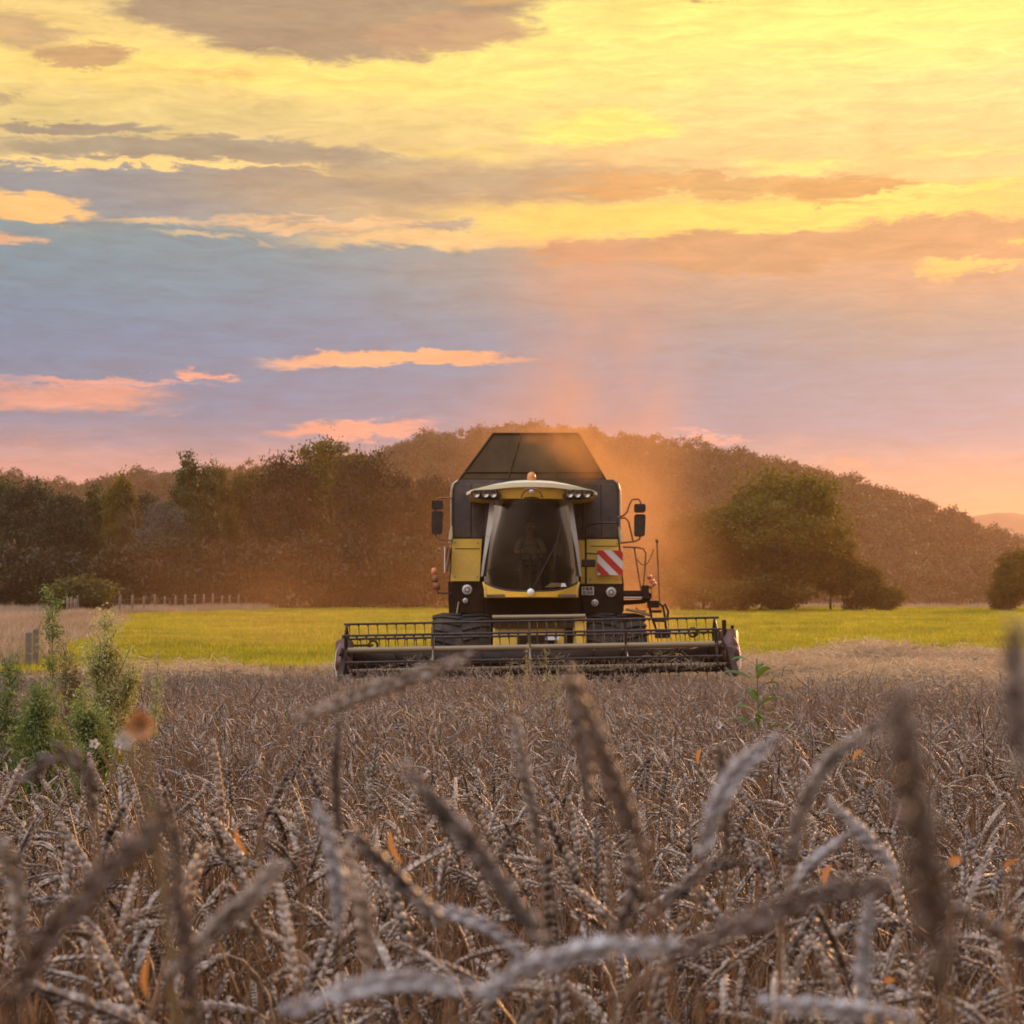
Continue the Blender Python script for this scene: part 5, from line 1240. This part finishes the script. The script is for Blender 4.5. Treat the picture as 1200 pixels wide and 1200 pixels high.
for q in [('bright orange backlit leaf left of centre above the beaded ear', 464, 992, 2.6, .045, 1.9, .008), ('small orange backlit leaf at the centre of the field', 617, 1062, 2.8, .03, 1.7, .007),
          ('orange backlit leaf pair right of the lilac arching ear', 820, 886, 4.4, .035, 1.4, .009), ('yellow orange backlit leaf below the white lilac ear', 970, 1025, 2.6, .028, 1.2, .008),
          ('orange backlit leaf at the lower right of the field', 1042, 1150, 2.4, .014, .2, .008), ('orange backlit leaf near the top right of the curved ear', 1005, 885, 3.0, .022, .8, .006),
          ('long orange backlit leaf at the lower left', 283, 985, 2.2, .032, 2.0, .006), ('orange backlit leaf standing at the bottom left', 174, 1145, 1.5, .03, 1.55, .005),
          ('orange backlit leaf at the right edge of the field', 1185, 1012, 2.6, .02, .4, .007), ('orange backlit leaf beside the big brown smear at the right', 1120, 1010, 1.7, .012, .5, .007)]: dry_leaf(*q)

# ------------------------------------------------------------------ green weeds
m_weed = leaf_mat('weed_leaf', (.13, .18, .055), (.27, .31, .12), (.46, .43, .21), .42, (1.1, 1.15, .6), 9)
m_wstem = leaf_mat('weed_stem', (.16, .17, .08), (.26, .22, .12), None, .1, None, 5)
m_seed = leaf_mat('weed_seed', (.34, .32, .14), (.5, .40, .20), None, .4, None, 20)
def weed(label, px, ytop, Y, wpx, seed, dens=1.0, group='tall green weeds at the left edge of the wheat', name='tall_weed', lm=None, leaf=.034, cat='weed', stems=1):
    leaf *= .62; dens *= 1.5
    rng = np.random.default_rng(seed); x0 = X(px, Y); H = Z(ytop, Y); W = wpx/FPX*Y/2; st = MB(); lv = MB(); C = []
    for q in range(stems):
        h = H*(1 if q == 0 else rng.uniform(.7, .95)); off = 0 if q == 0 else rng.uniform(-.8, .8)*W; n = 14
        m = np.stack([x0+off*np.linspace(.15, 1, n)+np.cumsum(rng.normal(0, .006, n)), Y+off*.4*np.linspace(0, 1, n)+np.cumsum(rng.normal(0, .006, n)), np.linspace(0, h, n)], 1)
        st.tube(m, np.linspace(.007, .0015, n), 5, cap=False)
        for b in range(int(26*dens)):
            u = rng.uniform(.18, .97); p = np.array([np.interp(u*h, m[:, 2], m[:, i]) for i in range(3)]); a = rng.uniform(0, 6.28); L = W*rng.uniform(.3, 1.5)*(1.15-u*.8)/(1 if stems == 1 else 1.35)
            d = np.array([math.cos(a), math.sin(a), 0]); v = np.linspace(0, 1, 7); pts = p+np.outer(v*L, d)+np.outer((v*1.0+.3*v*v)*L*rng.uniform(.4, 1.5), [0, 0, 1])
            st.tube(pts, np.linspace(.003, .0009, 7), 4, cap=False)
            k = int(38*dens*rng.uniform(.7, 1.2)); vv = rng.uniform(.1, 1.02, k); pp = np.stack([np.interp(vv, v, pts[:, i]) for i in range(3)], 1); C.append(pp+rng.normal(0, .022, (k, 3)))
        k = int(24*dens); vv = rng.uniform(.15, 1, k); C.append(np.stack([np.interp(vv*h, m[:, 2], m[:, i]) for i in range(3)], 1)+rng.normal(0, .03, (k, 3)))
    C = np.vstack(C); leaf_quads(lv, C, leaf, rng, aspect=.42, up=.6)
    s = st.build(name, m_wstem, loc=(x0, Y, 0), label=label, category=cat, **({'group': group} if group else {})); lv.build('leaves', lm or m_weed, s); return s
weed('tall slim green weed whose tip rises above the meadow in front of the dark trees', 60, 690, 10.5, 46, 1, 1.0)
weed('broad bushy green weed right of the tallest slim weed, largest of the group', 122, 706, 10.0, 88, 2, 1.15, stems=5)
weed('pinkish green weed between the tallest slim weed and the broad bushy one', 80, 752, 10.2, 56, 3, .9, lm=leaf_mat('weed_pink', (.24, .17, .10), (.30, .28, .12), (.16, .22, .07), .4, None, 12), stems=3)
weed('low wide green weed at the left border', 14, 768, 9.5, 86, 4, 1.1, stems=4)
weed('low dense green weed at the foot of the broad bushy one', 102, 805, 8.6, 78, 5, 1.2, stems=5)
weed('low dense green weed at the foot of the tallest slim weed', 42, 805, 9.0, 74, 6, 1.2, stems=5)
weed('thin single green weed just right of the broad bushy one', 156, 766, 11.5, 18, 7, .6)
weed('thin single green weed standing alone before the meadow', 190, 762, 12.5, 14, 8, .6)
for i, (px, yt, Y, wp, lab) in enumerate([(616, 762, 21, 30, 'thin seedy weed in front of the header centre'), (640, 752, 20, 26, 'taller seedy weed right of the thin one in front of the header centre'), (600, 770, 19, 22, 'pale seedy weed left of the two others before the header'), (652, 768, 18, 24, 'low seedy weed right of the others before the header')]):
    weed(lab, px, yt, Y, wp, 20+i, .45, 'seedy weeds growing before the header', 'seedy_weed', m_seed, .03)
def dead(label, px, ytop, Y, seed):
    rng = np.random.default_rng(seed); x0 = X(px, Y); H = Z(ytop, Y); mb = MB(); n = 8; m = np.stack([x0+np.cumsum(rng.normal(0, .008, n)), np.full(n, Y), np.linspace(0, H, n)], 1); mb.tube(m, np.linspace(.004, .0012, n), 5)
    for b in range(7):
        u = rng.uniform(.45, .95); p = np.array([np.interp(u*H, m[:, 2], m[:, i]) for i in range(3)]); d = np.array([rng.choice([-1, 1])*rng.uniform(.4, 1), rng.normal(0, .4), rng.uniform(.6, 1.4)])*rng.uniform(.05, .13)
        mb.tube([p, p+d*.6, p+d+np.array([0, 0, .02])], [.002, .0016, .001], 4)
    mb.build('dead_weed', m_dstem, loc=(x0, Y, 0), label=label, category='weed', group='bare dark dead weed stalks')
for i, (px, yt, Y, lab) in enumerate([(266, 782, 11, 'bare dark stalk left of the slanting blurred ear, forked near its tip'), (296, 792, 9, 'bare dark stalk between the meadow edge and the slanting blurred ear'), (210, 795, 9.5, 'bare dark stalk right of the green weeds'), (484, 790, 12, 'bare dark stalk below the left half of the header'),
    (940, 792, 10, 'bare dark stalk right of the broad-leaved plant'), (1085, 835, 5.5, 'thick reddish bare stalk right of the big blurred ear'), (1153, 800, 8, 'bare stalk near the right border below the straw'), (810, 800, 11, 'bare dark stalk left of the broad-leaved plant'), (1000, 800, 9, 'bare dark stalk below the straw mound'), (350, 796, 10, 'bare dark stalk under the base of the slanting blurred ear')]): dead(lab, px, yt, Y, 40+i)
# broad-leaved plant
m_corn = leaf_mat('broad_leaf', (.07, .12, .03), (.14, .20, .05), None, .4, (1.2, 1.2, .5), 6)
Y = 13.5; x0 = X(886, Y); H = Z(782, Y); mb = MB(); mb.tube([(x0, Y, 0), (x0+.01, Y, H*.6), (x0, Y, H+.06)], [.010, .008, .004], 6); s = mb.build('broad_leaved_plant', m_wstem, loc=(x0, Y, 0), label='small plant with broad pointed green leaves rising from the wheat right of the header', category='plant')
rng = np.random.default_rng(5)
for k in range(13):
    a = k*2.4; u = np.linspace(0, 1, 9); L = rng.uniform(.16, .27); d = np.array([math.cos(a), math.sin(a)*.7, 0]); z0 = H*(.55+.45*k/12); pts = np.array([x0, Y, z0])+np.outer(u*L, d)+np.outer(L*(1.0*u-.75*u*u), [0, 0, 1])
    mb = MB(); mb.ribbon(pts, .055*np.sin(np.pi*np.clip(u*.93+.06, 0, 1))**.8, unit(np.cross(d, [0, 0, 1])+np.array([0, 0, .3]))); mb.build('leaf', m_corn, s)

# ------------------------------------------------------------------ dust thrown up by the harvester, and the evening haze
def vol_mat(name, col, aniso, dens):
    m = bpy.data.materials.new(name); m.use_nodes = True; T = NT(m.node_tree); T.n.remove(T.n['Principled BSDF'])
    v = T.new('ShaderNodeVolumePrincipled'); v.inputs['Color'].default_value = (*col, 1); v.inputs['Anisotropy'].default_value = aniso
    T.put(v.inputs['Density'], dens(T)); T.put(T.n['Material Output'].inputs['Volume'], v.outputs[0]); return m
def dust_density(T):
    tc = T.new('ShaderNodeTexCoord').outputs['Object']; n = T.noise(tc, .30, 5, .65, .4); n = T.mr(n, .42, .62, .05, 1.9)
    tot = None
    for (x, y, z), (rx, ry, rz), k in DUST:
        q = T.vec('MULTIPLY_ADD', tc, (1/rx, 1/ry, 1/rz), (-x/rx, -y/ry, -z/rz)); g = T.mr(T.vec('LENGTH', q), 1.0, 0.0, 0.0, k, smooth=True)
        tot = g if tot is None else T.math('ADD', tot, g)
    return T.math('MULTIPLY', tot, n)
DUST = [((1.9, 50, 2.6), (3.3, 7, 5.0), .11), ((1.0, 51, 5.6), (4.5, 7, 4.0), .075), ((2.2, 53, 9.0), (3.6, 6, 8.5), .06), ((-5, 62, 2.0), (12, 15, 6.0), .012), ((12, 62, 2.0), (14, 14, 5.0), .002), ((2.6, 46, 2.4), (3.6, 5, 3.4), .06)]
mb = MB(); mb.box(-21, 28, 37.9, 77, 1.0, 16)
mb.build('dust_cloud', vol_mat('dust', (.95, .52, .22), .45, dust_density), loc=(0, 0, 0), kind='stuff', label='orange backlit dust drifting behind and above the harvester', category='dust')
mb = MB(); mb.box(X(575, 37), X(742, 37), 37.0, 38.27, Z(600, 37), Z(495, 37))
def puff(T):
    tc = T.new('ShaderNodeTexCoord').outputs['Object']; c = P(662, 530, 37.7); q = T.vec('MULTIPLY_ADD', tc, (1/1.1, 1/.7, 1/.95), (-c[0]/1.1, -c[1]/.7, -c[2]/.95))
    return T.math('MULTIPLY', T.mr(T.vec('LENGTH', q), 1.0, 0.0, 0.0, 1.35, smooth=True), T.mr(T.noise(tc, 1.3, 4, .6), .35, .65, .3, 1.5))
mb.build('dust_puff', vol_mat('dust_puff', (.95, .5, .18), .45, puff), loc=(0, 0, 0), kind='stuff', label='small orange glowing puff of dust in front of the right half of the tank cover', category='dust')
mb = MB(); mb.box(-1350, 1350, -45, 2530, -6, 150)
mb.build('haze', vol_mat('haze', (.95, .62, .40), .5, lambda T: 0.00024), loc=(0, 0, 0), kind='stuff', label='thin warm evening haze over the fields and hills', category='haze')
